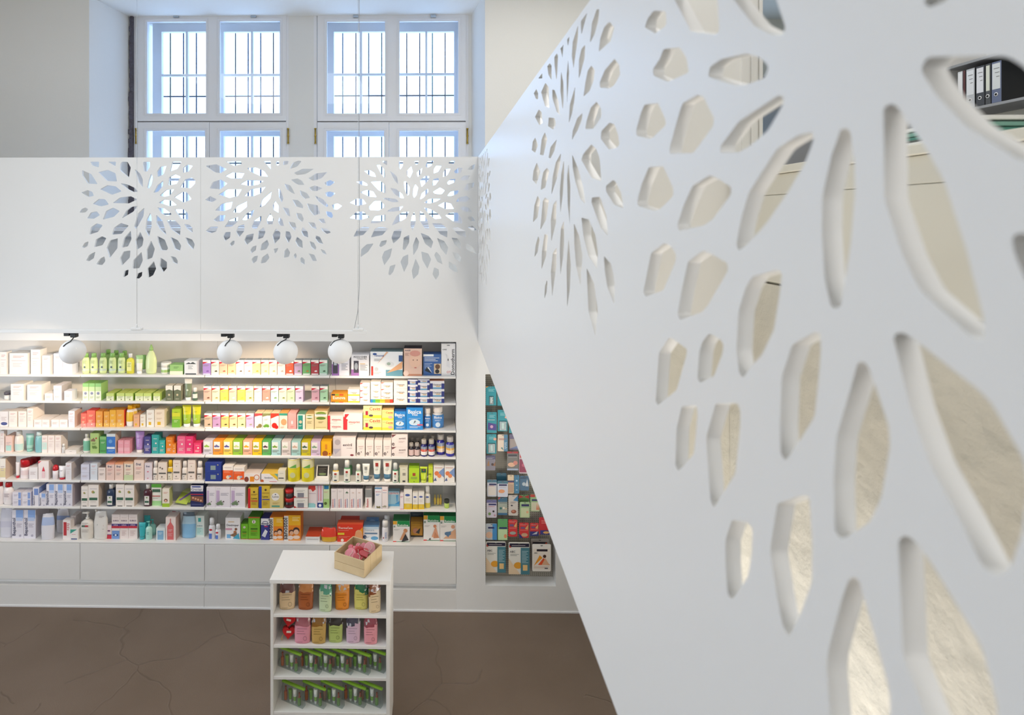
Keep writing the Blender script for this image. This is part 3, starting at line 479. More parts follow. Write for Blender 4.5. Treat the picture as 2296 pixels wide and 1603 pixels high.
for i in range(4):
    x0, x1 = BX[i+1], BX[i+2]
    r = tag(empty('drawer_cabinet', ((x0+x1)/2, D, dz0)), ['white drawer cabinet at the cut off end of the shelving', 'white drawer cabinet under the green bottle bay', 'white drawer cabinet partly behind the low display stand', 'white drawer cabinet beside the white pier'][i], 'cabinet', 'white drawer cabinets under the shelving')
    b = MB(); b.box(x0+.002, x1-.002, D+.025, D+DEP+.02, dz0-.012, zc-.013); child(b, 'body', M['plinth'], r)
    b = MB(); b.bbox(x0+.0018, x1-.0018, D+.001, D+.02, dz0, dz1, .0012); child(b, 'drawer_front', M['plinth'], r)
# ---------------------------------------------------------------- track and globe spotlights
YT = 3.9
ra, rb = onY(-200, 739, YT-.02), onY(822, 749.5, YT-.02); zr1 = ra.z; zr0 = rb.z
root = tag(empty('lighting_track', ((ra.x+rb.x)/2, YT, zr0)), 'long white lighting track hanging on thin cables before the back screen', 'track')
b = MB(); b.bbox(ra.x, rb.x, YT-.018, YT+.018, zr0, zr1, .0015); child(b, 'rail', M['panel'], root)
for px in (307, 803):
    p = onY(px, 737, YT); b = MB(); b.bbox(p.x-.035, p.x+.035, YT-.02, YT+.02, zr1, zr1+.016, .003); b.tube([(p.x, YT, zr1+.016), (p.x, YT, zr1+.04)], .006); child(b, 'suspension_clip', M['panel'], root)
    b = MB(); b.tube([(p.x, YT, zr1+.03), (p.x, YT, 5.6)], .0011, 5); child(b, 'cable', M['steel'], root)
p0 = onY(791, 737, YT); p1 = onY(802, 700, YT); p2_ = onY(806, 640, YT)
b = MB(); b.tube([(p0.x, YT, zr1+.005), (p0.x+.012, YT, zr1+.02), (p1.x, YT, p1.z), (p2_.x, YT, p2_.z), (p2_.x-.003, YT, 4.0), (p2_.x, YT, 5.6)], .0022, 6); child(b, 'power_cord', M['grey'], root)
RG = .082
def globe(cx, cy, aim, power, label, armpts, ax):
    c = onY(cx, cy, YT+.01); T = onY(aim[0], aim[1], D+.12); dr = (T-c).normalized()
    root = tag(empty('globe_spotlight', (c.x, c.y, c.z)), label, 'spotlight', 'white globe spotlights on the track')
    q_ = dr.to_track_quat('Z', 'Y').to_matrix().to_4x4()
    b = MB(); prof = [(RG*math.sin(a), -RG*math.cos(a)) for a in [math.pi*k/22 for k in range(1, 18)]]
    prof += [(prof[-1][0]-.004, prof[-1][1]-.001), (prof[-1][0]-.008, prof[-1][1]-.03)]
    b.lathe(prof, 40, cap=False); b.lathe([(.0008, -RG*1.0), (RG*math.sin(math.pi/22), -RG*math.cos(math.pi/22))], 40, cap=False); b.xform(q_); b.build('globe_shade', M['globe'], root)
    zl = prof[-1][1]; b = MB(); b.lathe([(prof[-1][0], zl), (prof[-1][0], zl-.004)], 24); b.xform(q_); b.build('lamp_face', M['lamp'], root)
    p = lambda x, y: onY(x, y, YT-.0)-c
    b = MB(); t = zr0-c.z-.0005; a0, a1 = onY(ax-14, 750, YT).x-c.x, onY(ax+14.5, 750, YT).x-c.x
    b.bbox(a0, a1, -.02, .02, t-.004, t, .001); b.bbox(a0, a0+.037, -.018, .018, t-.022, t-.004, .002); b.bbox(a1-.044, a1-.004, -.018, .018, t-.032, t-.004, .003); b.build('track_adapter', M['black'], root)
    P_ = [Vector((a1-.024, 0, t-.03))]
    for x, y in armpts:
        k = onY(x, y, YT)-c; rr = RG+.003; k.y = -math.sqrt(max(rr*rr-k.x**2-k.z**2, 1e-4)) if k.x**2+k.z**2 < rr*rr else -.005; P_.append(k)
    b = MB(); b.tube(P_, .0035, 8); b.build('arm', M['black'], root)
    l = bpy.data.lights.new('spot_lamp', 'SPOT'); l.energy = power; l.color = (1, .78, .55); l.spot_size = math.radians(70); l.spot_blend = 1; l.shadow_soft_size = .03
    o = bpy.data.objects.new('spot_lamp', l); C.objects.link(o); o.parent = root; o.location = dr*(RG*1.05); o.rotation_euler = dr.to_track_quat('-Z', 'Y').to_euler()
globe(163, 788.5, (50, 900), 48, 'round white spotlight before the green bottles', [(163, 764), (157, 768), (153, 773)], 158)
globe(515, 789, (590, 905), 55, 'round white spotlight before the first tea cartons', [(516, 763), (512, 768), (511, 772)], 510)
globe(640.5, 789, (335, 940), 50, 'middle round white spotlight before the tea cartons', [(641, 761), (632, 765), (625, 772)], 635)
globe(762.5, 787.5, (850, 975), 42, 'round white spotlight nearest the pier', [(763, 760.5), (750, 764), (742, 773)], 758)
# ---------------------------------------------------------------- niche pegboard
YP = D+.125
root = tag(empty('pegboard', ((XN0+XN1)/2, YP, ZN0)), 'grey perforated board at the back of the narrow wall niche', 'pegboard')
b = MB(); b.box(XN0+.001, XN1-.001, YP, YP+.012, ZN0+.001, ZN1-.001); child(b, 'board', M['peg'], root)
# ================================================================ PRODUCTS
BAYN = ['cut off bay at the end', 'green bottle bay', 'tea carton bay', 'bay beside the pier']
ROWN = ['top shelf', 'second shelf', 'third shelf', 'fourth shelf', 'fifth shelf', 'sixth shelf', 'counter ledge']
K = {1: (0, 740, 4.991), 2: (0, 900, 4.991), 3: (0, 1010, 4.991), 4: (440, 740, 7.175), 5: (440, 900, 7.175), 6: (440, 1010, 7.175), 7: (720, 740, 6.679), 8: (720, 900, 6.753), 9: (720, 1020, 6.753)}
LOG = []            # everything placed, labelled in one go at the end
def dec(b, W, H, s, y=-.0006, sy=0):   # flat print on the front face: "r u0 v0 u1 v1 col", "t u v h col TEXT", "T" upright text, "o u v r col", "g" text lines
    z_ = y; st = 0
    for q in s.split(';'):
        q = q.strip()
        if not q: continue
        a = q.split(' '); st += 1; yy = z_-st*.00025
        if a[0] == 'r':
            u0, v0, u1, v1 = map(float, a[1:5]); b.quad((W*(u0-.5), yy, H*v0), (W*(u1-.5), yy, H*v0), (W*(u1-.5), yy, H*v1), (W*(u0-.5), yy, H*v1), a[5])
        elif a[0] == 'd':            # triangle u0 v0 u1 v1 u2 v2
            c = list(map(float, a[1:7])); b.add([(W*(c[i]-.5), yy, H*c[i+1]) for i in (0, 2, 4)], [(0, 1, 2)], a[7])
        elif a[0] == 'o':
            u, v, r = map(float, a[1:4]); k = float(a[5]) if len(a) > 5 else 1
            b.add([(W*(u-.5)+r*W*math.cos(t*math.pi/6), yy, H*v+r*W*k*math.sin(t*math.pi/6)) for t in range(12)], [tuple(range(12))], a[4])
        elif a[0] == 'g':            # u0 u1 v n dv col
            u0, u1, v = map(float, a[1:4]); n = int(a[4]); dv = float(a[5])
            for k in range(n):
                e = u1-(u1-u0)*(.0, .25, .1, .35)[k % 4]; vv = v-k*dv; b.quad((W*(u0-.5), yy, H*vv), (W*(e-.5), yy, H*vv), (W*(e-.5), yy, H*(vv+dv*.38)), (W*(u0-.5), yy, H*(vv+dv*.38)), a[6])
        elif a[0] in 'tT':           # u v span col text ; span = fraction of the width (t) or height (T) the word fills
            u, v, sp = map(float, a[1:4]); vs, fs, tw = text2d(' '.join(a[5:]))
            if a[0] == 't': k = sp*W/tw; P = [(W*(u-.5)+x*k, yy, H*v+y_*k) for x, y_ in vs]
            else: k = sp*H/tw; P = [(W*(u-.5)-y_*k, yy, H*v+x*k) for x, y_ in vs]
            b.add(P, fs, a[4])
        elif a[0] == 'p':            # little plant: u v s col
            u, v, s_ = map(float, a[1:4]); rnd = random.Random(hash((u, v, len(s))) % 99)
            for k in range(6):
                an = .3+k*.5; c0 = Vector((W*(u-.5), 0, H*v)); dx = Vector((math.cos(an), 0, math.sin(an)))*s_*W*(.7+.5*rnd.random()); nx = Vector((-dx.z, 0, dx.x))*.28
                P = [c0, c0+dx*.5+nx, c0+dx, c0+dx*.5-nx]; b.add([(p.x, yy-.0001*k, p.z) for p in P], [(0, 1, 2, 3)], a[4])
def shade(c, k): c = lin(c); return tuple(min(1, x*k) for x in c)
def place(row, k, x0, x1, yt, yb, on=None, dy=None):
    ox, oy, s = K[k]; X0, X1, YT_, YB_ = ox+x0/s, ox+x1/s, oy+yt/s, oy+yb/s; zz = SH[row]; xm = (X0+X1)/2
    if on is not None: Yf = on['Y']; zz = on['z1']+.0006
    elif dy is not None: Yf = D+dy
    else: Yf = min(max(onZ(xm, YB_, zz).y, D+.006), D+.2)
    wx0, wx1 = onY(X0, YB_, Yf).x, onY(X1, YB_, Yf).x; z1 = onY(xm, YT_, Yf).z
    return dict(x=(wx0+wx1)/2, w=wx1-wx0, Y=Yf, z0=zz, z1=z1, h=z1-zz, row=row, bay=0 if xm < 178.5 else 1 if xm < 457 else 2 if xm < 738.5 else 3, xm=xm)
def done(root, g, desc, cat, name):
    g['root'] = root; g['desc'] = desc; g['cat'] = cat; g['name'] = name; LOG.append(g); return g
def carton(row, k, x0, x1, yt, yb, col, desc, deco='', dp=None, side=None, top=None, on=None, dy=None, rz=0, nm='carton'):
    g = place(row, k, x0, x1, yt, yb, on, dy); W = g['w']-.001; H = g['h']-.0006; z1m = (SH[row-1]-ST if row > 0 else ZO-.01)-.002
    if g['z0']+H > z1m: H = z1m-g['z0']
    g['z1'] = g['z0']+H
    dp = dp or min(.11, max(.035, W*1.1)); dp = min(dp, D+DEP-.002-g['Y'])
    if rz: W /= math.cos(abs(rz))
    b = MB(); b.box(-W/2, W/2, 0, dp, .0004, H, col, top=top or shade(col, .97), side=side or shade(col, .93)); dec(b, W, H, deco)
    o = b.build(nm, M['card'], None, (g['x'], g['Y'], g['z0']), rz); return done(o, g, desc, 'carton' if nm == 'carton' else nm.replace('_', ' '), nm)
TEA = 'r 0 .80 1 1 fbf6ee;d 0 .88 .72 .88 0 .74 c8243c;g .08 .8 .66 2 .06 8a8078;p .62 .22 .2 {1};r .06 .03 .94 .09 fff'
def tea(row, k, xs, y, cols, w, names, yt=480):
    for (c, pc), x, n in zip(cols, xs, names):
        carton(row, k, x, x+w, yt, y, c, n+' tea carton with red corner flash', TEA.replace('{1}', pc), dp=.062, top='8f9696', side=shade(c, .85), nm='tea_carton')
def bottle(row, k, x0, x1, yt, yb, col, desc, cap='fff', kind='L', lab=None, dy=None, on=None, m_='plastic', nm=None, sy=None, deco=''):
    g = place(row, k, x0, x1, yt, yb, on, dy); r = g['w']/2-.0006; H = g['h']; z1m = (SH[row-1]-ST if row > 0 else ZO-.01)-.002
    if g['z0']+H > z1m: H = z1m-g['z0']
    g['z1'] = g['z0']+H; nm = nm or {'L': 'shampoo_bottle', 'J': 'jar', 'C': 'tin_can', 'S': 'spray_bottle', 'P': 'pump_bottle', 'T': 'cream_tube', 'M': 'pill_bottle', 'R': 'roll_on_stick', 'A': 'aerosol_can', 'V': 'lotion_bottle', 'F': 'flat_bottle'}[kind]
    root = empty(nm, (g['x'], g['Y']+r*(sy or .6)+.0005, g['z0']+.0004)); b = MB(); c2 = MB(); H -= .0006
    lab = lab or []
    if kind in 'LF':
        sy = sy or .6; hs = .80
        pr = [(.72, 0), (.86, .012), (.95, .10), (1, .28), (1, .45), (.96, .62), (.84, .74), (.6, hs)] if kind == 'L' else [(.9, 0), (.98, .01), (1, .3), (1, .62), (.85, .72), (.45, hs-.04), (.36, hs)]
        cp = [(.62, hs), (.66, hs+.004), (.62, .97), (.55, 1)] if kind == 'L' else [(.45, hs), (.45, .985), (.4, 1)]
    elif kind == 'J': sy = sy or 1; hs = .62; pr = [(.93, 0), (.97, .02), (.97, hs)]; cp = [(1, hs), (1, .97), (.95, 1)]
    elif kind == 'C': sy = sy or 1; hs = .96; pr = [(.97, 0), (1, .01), (1, .3), (1, .62), (1, hs-.01), (.97, hs)]; cp = [(1.0, hs), (1.0, .985), (.93, 1), (.92, .985)]
    elif kind == 'S': sy = sy or .8; hs = .66; pr = [(.92, 0), (1, .02), (1, .34), (1, .56), (.85, .62), (.6, hs)]; cp = [(.72, hs), (.74, .9), (.62, .98), (.3, 1)]
    elif kind == 'V': sy = .6; hs = .8; pr = [(.72, 0), (.92, .04), (1, .22), (1, .42), (.9, .56), (.62, .7), (.36, hs-.02), (.34, hs)]; cp = [(.36, hs), (.34, .88), (.2, .95), (.12, 1)]
    elif kind == 'A': sy = 1; hs = .7; pr = [(.93, 0), (1, .015), (1, .25), (1, .6), (.9, .66), (.8, hs)]; cp = [(.92, hs), (.92, .93), (.8, .985), (.3, 1)]
    elif kind == 'P': sy = sy or .7; hs = .68; pr = [(.9, 0), (.97, .012), (1, .2), (1, .5), (.93, .58), (.6, .64), (.25, hs)]; cp = [(.3, hs), (.3, .74), (.14, .75), (.14, .88), (.3, .885), (.3, .93), (.1, .95)]
    elif kind == 'M': sy = 1; hs = .74; pr = [(.93, 0), (1, .03), (1, .3), (1, .55), (.9, .63), (.62, .67), (.62, hs)]; cp = [(.74, hs), (.78, .76), (.78, .97), (.7, 1)]
    elif kind == 'R': sy = .8; hs = .62; pr = [(.88, 0), (.95, .02), (.97, .3), (1, hs)]; cp = [(1, hs), (1, .78), (.8, .93), (.35, 1)]
    if kind == 'T':          # squeeze tube standing on its cap, crimped flat at the top
        sy = .55; rows = []; hc = .16
        for u in [i/8 for i in range(9)]:
            z = H*(hc+(1-hc)*u); rx = r*(.74+.26*u); ry = r*sy*(1-u**1.6)+.0012; rows.append((rx, ry, z))
        V = [(rx*math.cos(2*math.pi*(j+.5)/16), ry*math.sin(2*math.pi*(j+.5)/16), z) for rx, ry, z in rows for j in range(16)]
        for i in range(8):
            c = col
            for (a_, b_, cc) in lab:
                if a_ <= (i+.5)/8 < b_: c = cc
            for j in range(16): b.add([V[i*16+j], V[i*16+(j+1) % 16], V[i*16+16+(j+1) % 16], V[i*16+16+j]], [(0, 1, 2, 3)], c, 0, True)
        b.add(V[-16:], [tuple(range(16))], col); b.add(V[:16], [tuple(range(15, -1, -1))], col)
        c2.lathe([(r*.62, 0), (r*.7, .003), (r*.7, H*hc-.0004)], 16, col=cap, sy=.8)
    else:
        # insert label bands into the body profile
        zz = sorted(set([p[1] for p in pr]+[v for a_, b_, cc in lab for v in (a_*hs, b_*hs)])); full = []
        for z in zz:
            for i in range(len(pr)-1):
                if pr[i][1] <= z <= pr[i+1][1]+1e-9: t = (z-pr[i][1])/max(pr[i+1][1]-pr[i][1], 1e-9); full.append((pr[i][0]*(1-t)+pr[i+1][0]*t, z)); break
        fr = {}
        for i in range(len(full)-1):
            zm = (full[i][1]+full[i+1][1])/2/hs
            for a_, b_, cc in lab:
                if a_ <= zm < b_: fr[i] = cc
        b.lathe([(p[0]*r, p[1]*H) for p in full], 20, sy=sy, col=col, cols=[col]*len(full), front=fr)
        c2.lathe([(p[0]*r, p[1]*H+(.0003 if i == 0 else 0)) for i, p in enumerate(cp)], 16, sy=max(sy, .75), col=cap)
        if kind == 'P': c2.box(-r*.75, r*.1, -r*.12, r*.12, H*.885, H*.93, cap)
    if deco: t = MB(); dec(t, 2*r, H, deco); t.xform(Matrix.Translation((0, -r*sy-.0008, 0))); t.build('label', M['card'], root)
    root.location.y = g['Y']+r*sy
    b.build('body', M[m_], root); c2.build('cap', M['plastic'], root)
    return done(root, g, desc, {'J': 'jar', 'C': 'tin', 'T': 'tube'}.get(kind, 'bottle'), nm)
def pouch_mesh(W, H, T, col, top=None, bands=(), lean=0):
    b = MB(); n = 12; R = []; rn = random.Random(int(W*1e5))
    for u in (0, .03, .15, .35, .55, .72, .86, .97, 1):
        wx = W/2*(.9+.1*math.sin(min(u, .5)*math.pi))*(1-.22*max(0, u-.6)/.4); ty = T/2*((1-u)**.9)*(1 if u > .02 else .8)+.001
        R.append([(wx*math.copysign(abs(math.cos(a))**.85, math.cos(a)), ty*math.copysign(abs(math.sin(a))**.8, math.sin(a))+lean*u*u+rn.uniform(-.004, .004)*(.1 < u < 1), H*u+(rn.uniform(-.006, .004) if u > .9 else 0)) for a in [2*math.pi*(j+.5)/n for j in range(n)]])
    for i in range(len(R)-1):
        u = (.015, .09, .25, .45, .63, .79, .91, .985)[i]; c = col
        for a_, b_, cc in bands:
            if a_ <= u < b_: c = cc
        for j in range(n): b.add([R[i][j], R[i][(j+1) % n], R[i+1][(j+1) % n], R[i+1][j]], [(0, 1, 2, 3)], c, 0, True)
    b.add(R[0], [tuple(range(n-1, -1, -1))], col); b.add(R[-1], [tuple(range(n))], col); return b
def pouch(row, k, x0, x1, yt, yb, col, desc, bands=(), cap=None, m_='plastic', deco='', rz=0, T=None, dy=None, nm='refill_pouch'):
    g = place(row, k, x0, x1, yt, yb, None, dy); W, H = g['w']*.98, g['h']; z1m = (SH[row-1]-ST if row > 0 else ZO)-.003; H = min(H, z1m-g['z0']); g['z1'] = g['z0']+H
    T = T or W*.4; root = empty(nm, (g['x'], g['Y']+T/2, g['z0']+.0006), rz); pouch_mesh(W, H-.001, T, col, None, bands).build('bag', M[m_], root)
    if deco: t = MB(); dec(t, W*.9, H, deco); t.xform(Matrix.Translation((0, -T*.42, 0)) @ Matrix.Rotation(-math.atan2(T*.36, H*.9), 4, 'X')); t.build('label', M['card'], root)
    if cap: c = MB(); c.lathe([(.008, 0), (.008, .014), (.005, .018)], 12, col=cap); c.xform(Matrix.Translation((-W*.3, 0, H*.97)) @ Matrix.Rotation(-.6, 4, 'Y')); c.build('spout_cap', M['plastic'], root)
    return done(root, g, desc, 'pouch', nm)
def stack(row, k, x0, x1, ys, col, desc, deco, **kw):   # ys from the bottom up, ys[0] is the bottom line
    on = None; n = len(ys)-1
    for i in range(n):
        pos = '' if n == 1 else (', lowest of its stack' if i == 0 else ', topmost of its stack' if i == n-1 else ', middle of its stack' if n == 3 else (', second from the bottom of its stack' if i == 1 else ', third from the bottom of its stack'))
        on = carton(row, k, x0, x1, ys[i+1], ys[i], col, desc, deco, on=on, **kw); on['pos'] = pos
    return on
LN = 'g .15 .8 .6 3 .09 c9b8b8;'; CR = 'g .2 .8 .85 2 .06 d8a8a8;r .12 .64 .88 .66 d9c3c3;g .2 .7 .5 3 .07 e2d4d4'
# ---- top shelf
for x0, x1, y in ((0, 75, 245), (105, 310, 258), (345, 450, 218), (470, 560, 285)): carton(0, 1, x0, x1, y, 495, 'f6f2ee', 'plain white cosmetic carton', CR)
carton(0, 1, 600, 700, 262, 497, 'e6e8f4', 'pale bluish cosmetic carton', CR); carton(0, 1, 704, 806, 262, 497, 'e4e7f5', 'pale bluish cosmetic carton', CR)
for x in (905, 995, 1098, 1203, 1305):
    bottle(0, 1, x, x+86, 262, 490, 'd9e8a6', 'pale green shampoo bottle with darker green cap', '8fc06a', lab=[(.18, .3, 'c9d8c0')], deco='g .25 .75 .62 3 .05 90a070;o .5 .33 .13 4a5a68 ')
for x, y in ((1160, 222), (1250, 230), (1345, 235)): bottle(0, 1, x, x+78, y, 490, 'b5d58a', 'green bottle in the second row behind the shampoo bottles', '8fc46a', dy=.13)
bottle(0, 1, 1402, 1492, 268, 490, 'e6e04c', 'small yellow oil bottle with white cap', 'f4f4f4', 'F', deco='r .2 .15 .8 .6 f1ee9a;g .28 .7 .5 3 .07 8a9a50')
bottle(0, 1, 1508, 1590, 285, 493, 'e6efc0', 'light green cream tube with white lower half', 'fafafa', 'T', lab=[(0, .45, 'f4f3e6'), (.8, 1, 'a9cf8a')]); bottle(0, 1, 1580, 1630, 280, 490, '8fbf6a', 'green cream tube', 'fafafa', 'T', dy=.1)
bottle(0, 1, 1613, 1737, 170, 495, 'e2edb0', 'tall pale green lotion bottle with pointed cap', 'a9d27e', 'V')
bottle(0, 1, 1780, 1890, 372, 492, 'f7f4ea', 'white jar candle with green band', 'f4efe6', 'J', lab=[(.2, .6, 'a8c77a')]); carton(0, 1, 1900, 2045, 388, 497, '9bc778', 'wide green soap carton', 'r 0 0 1 .35 f3ecd0;g .3 .7 .75 2 .12 5f8a50', dp=.08, top='8cc06c')
carton(0, 1, 2063, 2203, 345, 500, 'e4e6e8', 'white carton with dark mountain drawing', 'd .08 .78 .35 .9 .6 .78 3e4446;d .4 .78 .68 .93 .95 .78 3e4446;g .3 .7 .62 3 .1 8a9094;r .08 .02 .95 .1 2f3a44')
tn = 'lilac grey salmon peach ivory rose amber cream apricot pink vermilion mauve green crimson mint'.split()
tc = [('b08fd0', '8a5cb0'), ('e2e0cf', '4a4434'), ('efb59a', 'a8604a'), ('f5b48c', 'c07a48'), ('f6efe6', '5a4636'), ('f2d3cf', 'd07a6a'), ('f3d489', 'c08a30'), ('f4e0a6', 'b8a060'), ('f3d8b8', 'c8905a'), ('eec6c2', '9a8f8a'), ('e0553a', 'f4f0ea'), ('b79ab8', '6c7a58'), ('6fa76c', 'b0823c'), ('b04a50', 'f3eeee'), ('a9cdb4', '4d6a52')]
tea(0, 4, (105, 240, 373, 508, 641, 775, 905, 1040, 1172, 1305, 1440, 1575, 1711, 1846, 1981), 722, tc, 127, tn, 482)
carton(0, 7, 160, 422, 372, 681, 'e9e6ec', 'white glucose meter carton partly behind the fourth spotlight', 'r 0 0 .42 .55 9a6fae;r .06 .1 .34 .88 4d4b55;r .12 .5 .28 .8 b8bcc4;t .42 .9 .5 30343c ACCU-CHEK;g .55 .92 .55 5 .07 8a8f98', dp=.12)
carton(0, 7, 450, 718, 372, 683, 'eeebee', 'white glucose meter carton with purple rays', 'r 0 0 .44 .3 a06fae;r .14 .14 .42 .72 4d4b55;o .28 .45 .1 a8adb5 2;t .12 .87 .78 30343c ACCU-CHEK;t .32 .79 .55 4a4f58 Compact Plus;r .5 .56 .78 .59 d8b46a;g .5 .92 .5 5 .06 8a8f98', dp=.12)
carton(0, 7, 735, 1222, 322, 687, 'eef0f2', 'wide white blood pressure monitor carton', 'r .48 0 1 .25 6fa3b4;d .22 .5 .5 1 .56 .98 e2b596;o .6 .48 .14 dfe2e4 .6;o .57 .5 .06 9fb0a4 .8;d .5 .12 1 .62 .98 .3 e8b083;r .88 .6 1 .85 3c5a8c;r .03 .02 .09 .4 c43a34;t .12 .8 .3 3f5f9a Tensoval;o .14 .9 .065 3a5a9a .5;o .19 .28 .06 c8ccd0;g .12 .35 .68 2 .06 9aa0a8;g .1 .34 .14 2 .05 b8bcc0', dp=.13, top='6d8a90')
carton(0, 7, 1240, 1510, 275, 686, 'e7c4b2', 'carton showing a face in a pink cap', 'r 0 0 1 .07 c98f74;o .62 .56 .34 edc4ac 1.2;o .62 .82 .3 d99a8c .55;o .52 .58 .035 6b4a40 .7;o .74 .58 .035 6b4a40 .7;o .64 .3 .07 c4605c .35;t .06 .91 .3 3a4a6a N:AGE;g .06 .3 .82 3 .04 c09a90;o .12 .1 .16 f2d4c6', dp=.12, top='3b3140')
carton(0, 7, 1530, 1798, 362, 680, '3f68a8', 'blue carton with a dark device picture', 'r 0 .9 .58 1 f4f6f8;g .06 .9 .82 3 .07 dfe6f2;g .06 .5 .56 4 .07 a8bcdc;d .08 .22 .2 .4 .46 .1 22303c;d .22 .38 .3 .4 .5 .12 e6e8e4;r .6 .08 1 .56 d9c4a4;o .8 .42 .14 6a4a38;o .78 .2 .12 2a2a30', dp=.1)
carton(0, 7, 1800, 2012, 204, 682, 'eeedee', 'tall narrow white thermometer carton', 'T .93 .03 .8 1c1e22 Domotherm;t .08 .8 .3 4a4e55 CARE;d .28 .7 .4 .66 .6 .24 dcdcde;d .4 .66 .36 .3 .62 .24 e4e4e8;t .38 .08 .3 d47a80 OT;o .5 .95 .12 8a8e92 .25;o .48 .5 .03 333 3', dp=.06)
# ---- second shelf
bottle(1, 1, 20, 112, 700, 780, 'f4f1ee', 'low white jar with dark lid', '5a5560', 'J')
for x0, x1, y in ((120, 266, 603), (303, 465, 610)): carton(1, 1, x0, x1, y, 790, 'f8f5f0', 'square white cosmetic carton', CR)
carton(1, 1, 500, 590, 708, 792, 'f6f1ec', 'low white carton', LN, dp=.15); stack(1, 1, 598, 690, (792, 705, 622), 'eeeaf0', 'white carton with grey side', LN, dp=.13, side='b8b2b4'); carton(1, 1, 718, 806, 682, 792, 'e6e6f2', 'pale grey carton', LN)
for i, x in enumerate((925, 995, 1066)): carton(1, 1, x, x+66, 596, 788, 'eef3dc', 'tall slim carton with green head', 'r 0 .8 1 1 8fc77a;r 0 .55 1 .8 c8e2a8;o .5 .42 .24 8a90b0 1;g .2 .8 .2 2 .06 9ab080', dp=.1, top='86c06a', side='a5cf7c')
for i, (x, w) in enumerate(((1190, 84), (1305, 88), (1400, 88), (1513, 88), (1605, 88), (1715, 76))): carton(1, 1, x, x+w, 706, 792, 'f1f3cf', 'low yellow-green soap carton', 'r 0 .62 1 1 cfe07a;g .2 .8 .5 2 .14 a8b878;o .6 .18 .07 7a6a40', dp=.13, top='d6df6a', side='a9c75c')
for x in (1853, 1945): carton(1, 1, x, x+80, 622, 792, '6c7358', 'small carton with white head and olive base', 'r 0 .68 1 1 f5efe0;d 0 .68 .5 .76 1 .68 6c7358;o .5 .4 .15 d8c8a0;g .25 .75 .12 1 .06 e8e0c8', dp=.07, top='f3e8d6', side='8c8a72')
bottle(1, 1, 2053, 2142, 552, 792, '7f8c6e', 'olive cream tube with white shoulder', 'f5f2ea', 'T', lab=[(.7, 1, 'eeeade')], deco='o .5 .5 .14 d8e0c8'); bottle(1, 1, 2146, 2203, 648, 792, '4f6a58', 'small dark green bottle with white cap', 'f2f0ea', 'S', lab=[(.3, .8, 'e8e6da')])
tn2 = 'salmon;khaki;yellow;taupe;lemon;white-yellow;white;coral;turquoise;peach;pale green;lavender;dusty pink;jade'.split(';')
tc2 = [('efb8a4', '7a5a48'), ('e6dcb8', 'a89a60'), ('f3dc5c', 'd8b840'), ('c8b4a0', 'f0e8e0'), ('f2e058', 'e0c840'), ('f6f0a8', '7a7a20'), ('f6f2ea', 'd8d0c0'), ('e88f80', 'f6efe8'), ('b4dcd0', '7a9a60'), ('f3ddc0', '7a8a50'), ('c4dcb0', '9ab87a'), ('d8c4dc', '7a6a90'), ('d8a8b4', 'a86a7a'), ('a8d0ac', '4a6a4c')]
tea(1, 4, (118, 252, 388, 525, 661, 794, 931, 1065, 1197, 1329, 1459, 1595, 1855, 1990), 1155, tc2, 125, tn2, 902)
carton(1, 7, 148, 396, 950, 1088, 'f2952a', 'orange carton of fizzy tablets', 'r .03 .78 .24 .96 3a3438;r .26 .78 .48 .96 8fb03a;r .5 .78 .75 .96 e0552a;t .12 .38 .75 fdf3e4 Eunova;r .03 0 .24 .08 3a3438;r .26 0 .48 .08 8fb03a;r .5 0 .75 .08 e0552a', dp=.1, top='f0a030')
CE = 't .22 .42 .56 4a3c40 Centrum;r .4 .3 .7 .38 d8a858;'
stack(1, 7, 402, 577, (1088, 983, 888), 'f7f3ea', 'white vitamin carton with yellow base', CE+'r 0 0 1 .22 efe23c', dp=.08)
stack(1, 7, 583, 732, (1088, 1000, 903, 790), 'f6f1ea', 'white vitamin carton with thin red corner', CE+'d 0 1 .35 1 .05 .8 c8443c', dp=.09)
o1 = carton(1, 7, 738, 1078, 1036, 1090, 'e8a040', 'flat carton with rainbow edge under the vitamin stacks', 'r 0 0 .1 1 3a8ad0;r .1 0 .22 1 3cae9a;r .22 0 .42 1 8cc63c;r .42 0 .64 1 e6cf3c;r .64 0 .86 1 ee8a3c;r .86 0 1 1 e0443a;g .24 .7 .55 1 .2 5a6a3a', dp=.1)
on = o1
for i, y in enumerate((965, 862, 772)): on = carton(1, 7, 742, 893, y, 0, 'f4efe8', 'white vitamin carton on the rainbow carton', CE, on=on, dp=.085); on['pos'] = (', lowest of its stack', ', middle of its stack', ', topmost of its stack')[i]
on = o1
for i, y in enumerate((990, 885, 784)): on = carton(1, 7, 897, 1076, y, 0, 'f4efe6', 'wide white vitamin carton on the rainbow carton', CE+'d 0 1 .3 1 .05 .85 d8583c', on=on, dp=.085); on['pos'] = (', lowest of its stack', ', middle of its stack', ', topmost of its stack')[i]
stack(1, 7, 1087, 1292, (1088, 985, 876, 758), 'f5efe8', 'cream vitamin carton', CE, dp=.09)
NV = 'r 0 0 .2 .7 2f3a84;r .8 0 1 .7 2f3a84;r .2 0 .8 .2 6fa8cc;t .24 .45 .54 3a3440 Centrum;r .42 .3 .7 .38 e0b04c;'
stack(1, 7, 1298, 1446, (1088, 1002, 908, 815, 738), 'eceaf2', 'small navy and white vitamin carton', NV, dp=.09, top='3c4484'); stack(1, 7, 1450, 1625, (1090, 1003, 898, 790, 735), 'eceaf2', 'medium navy and white vitamin carton', NV, dp=.09, top='3c4484'); stack(1, 7, 1629, 1846, (1092, 998, 882, 762), 'efecf0', 'large navy and white vitamin carton', NV, dp=.09, top='e0a890')
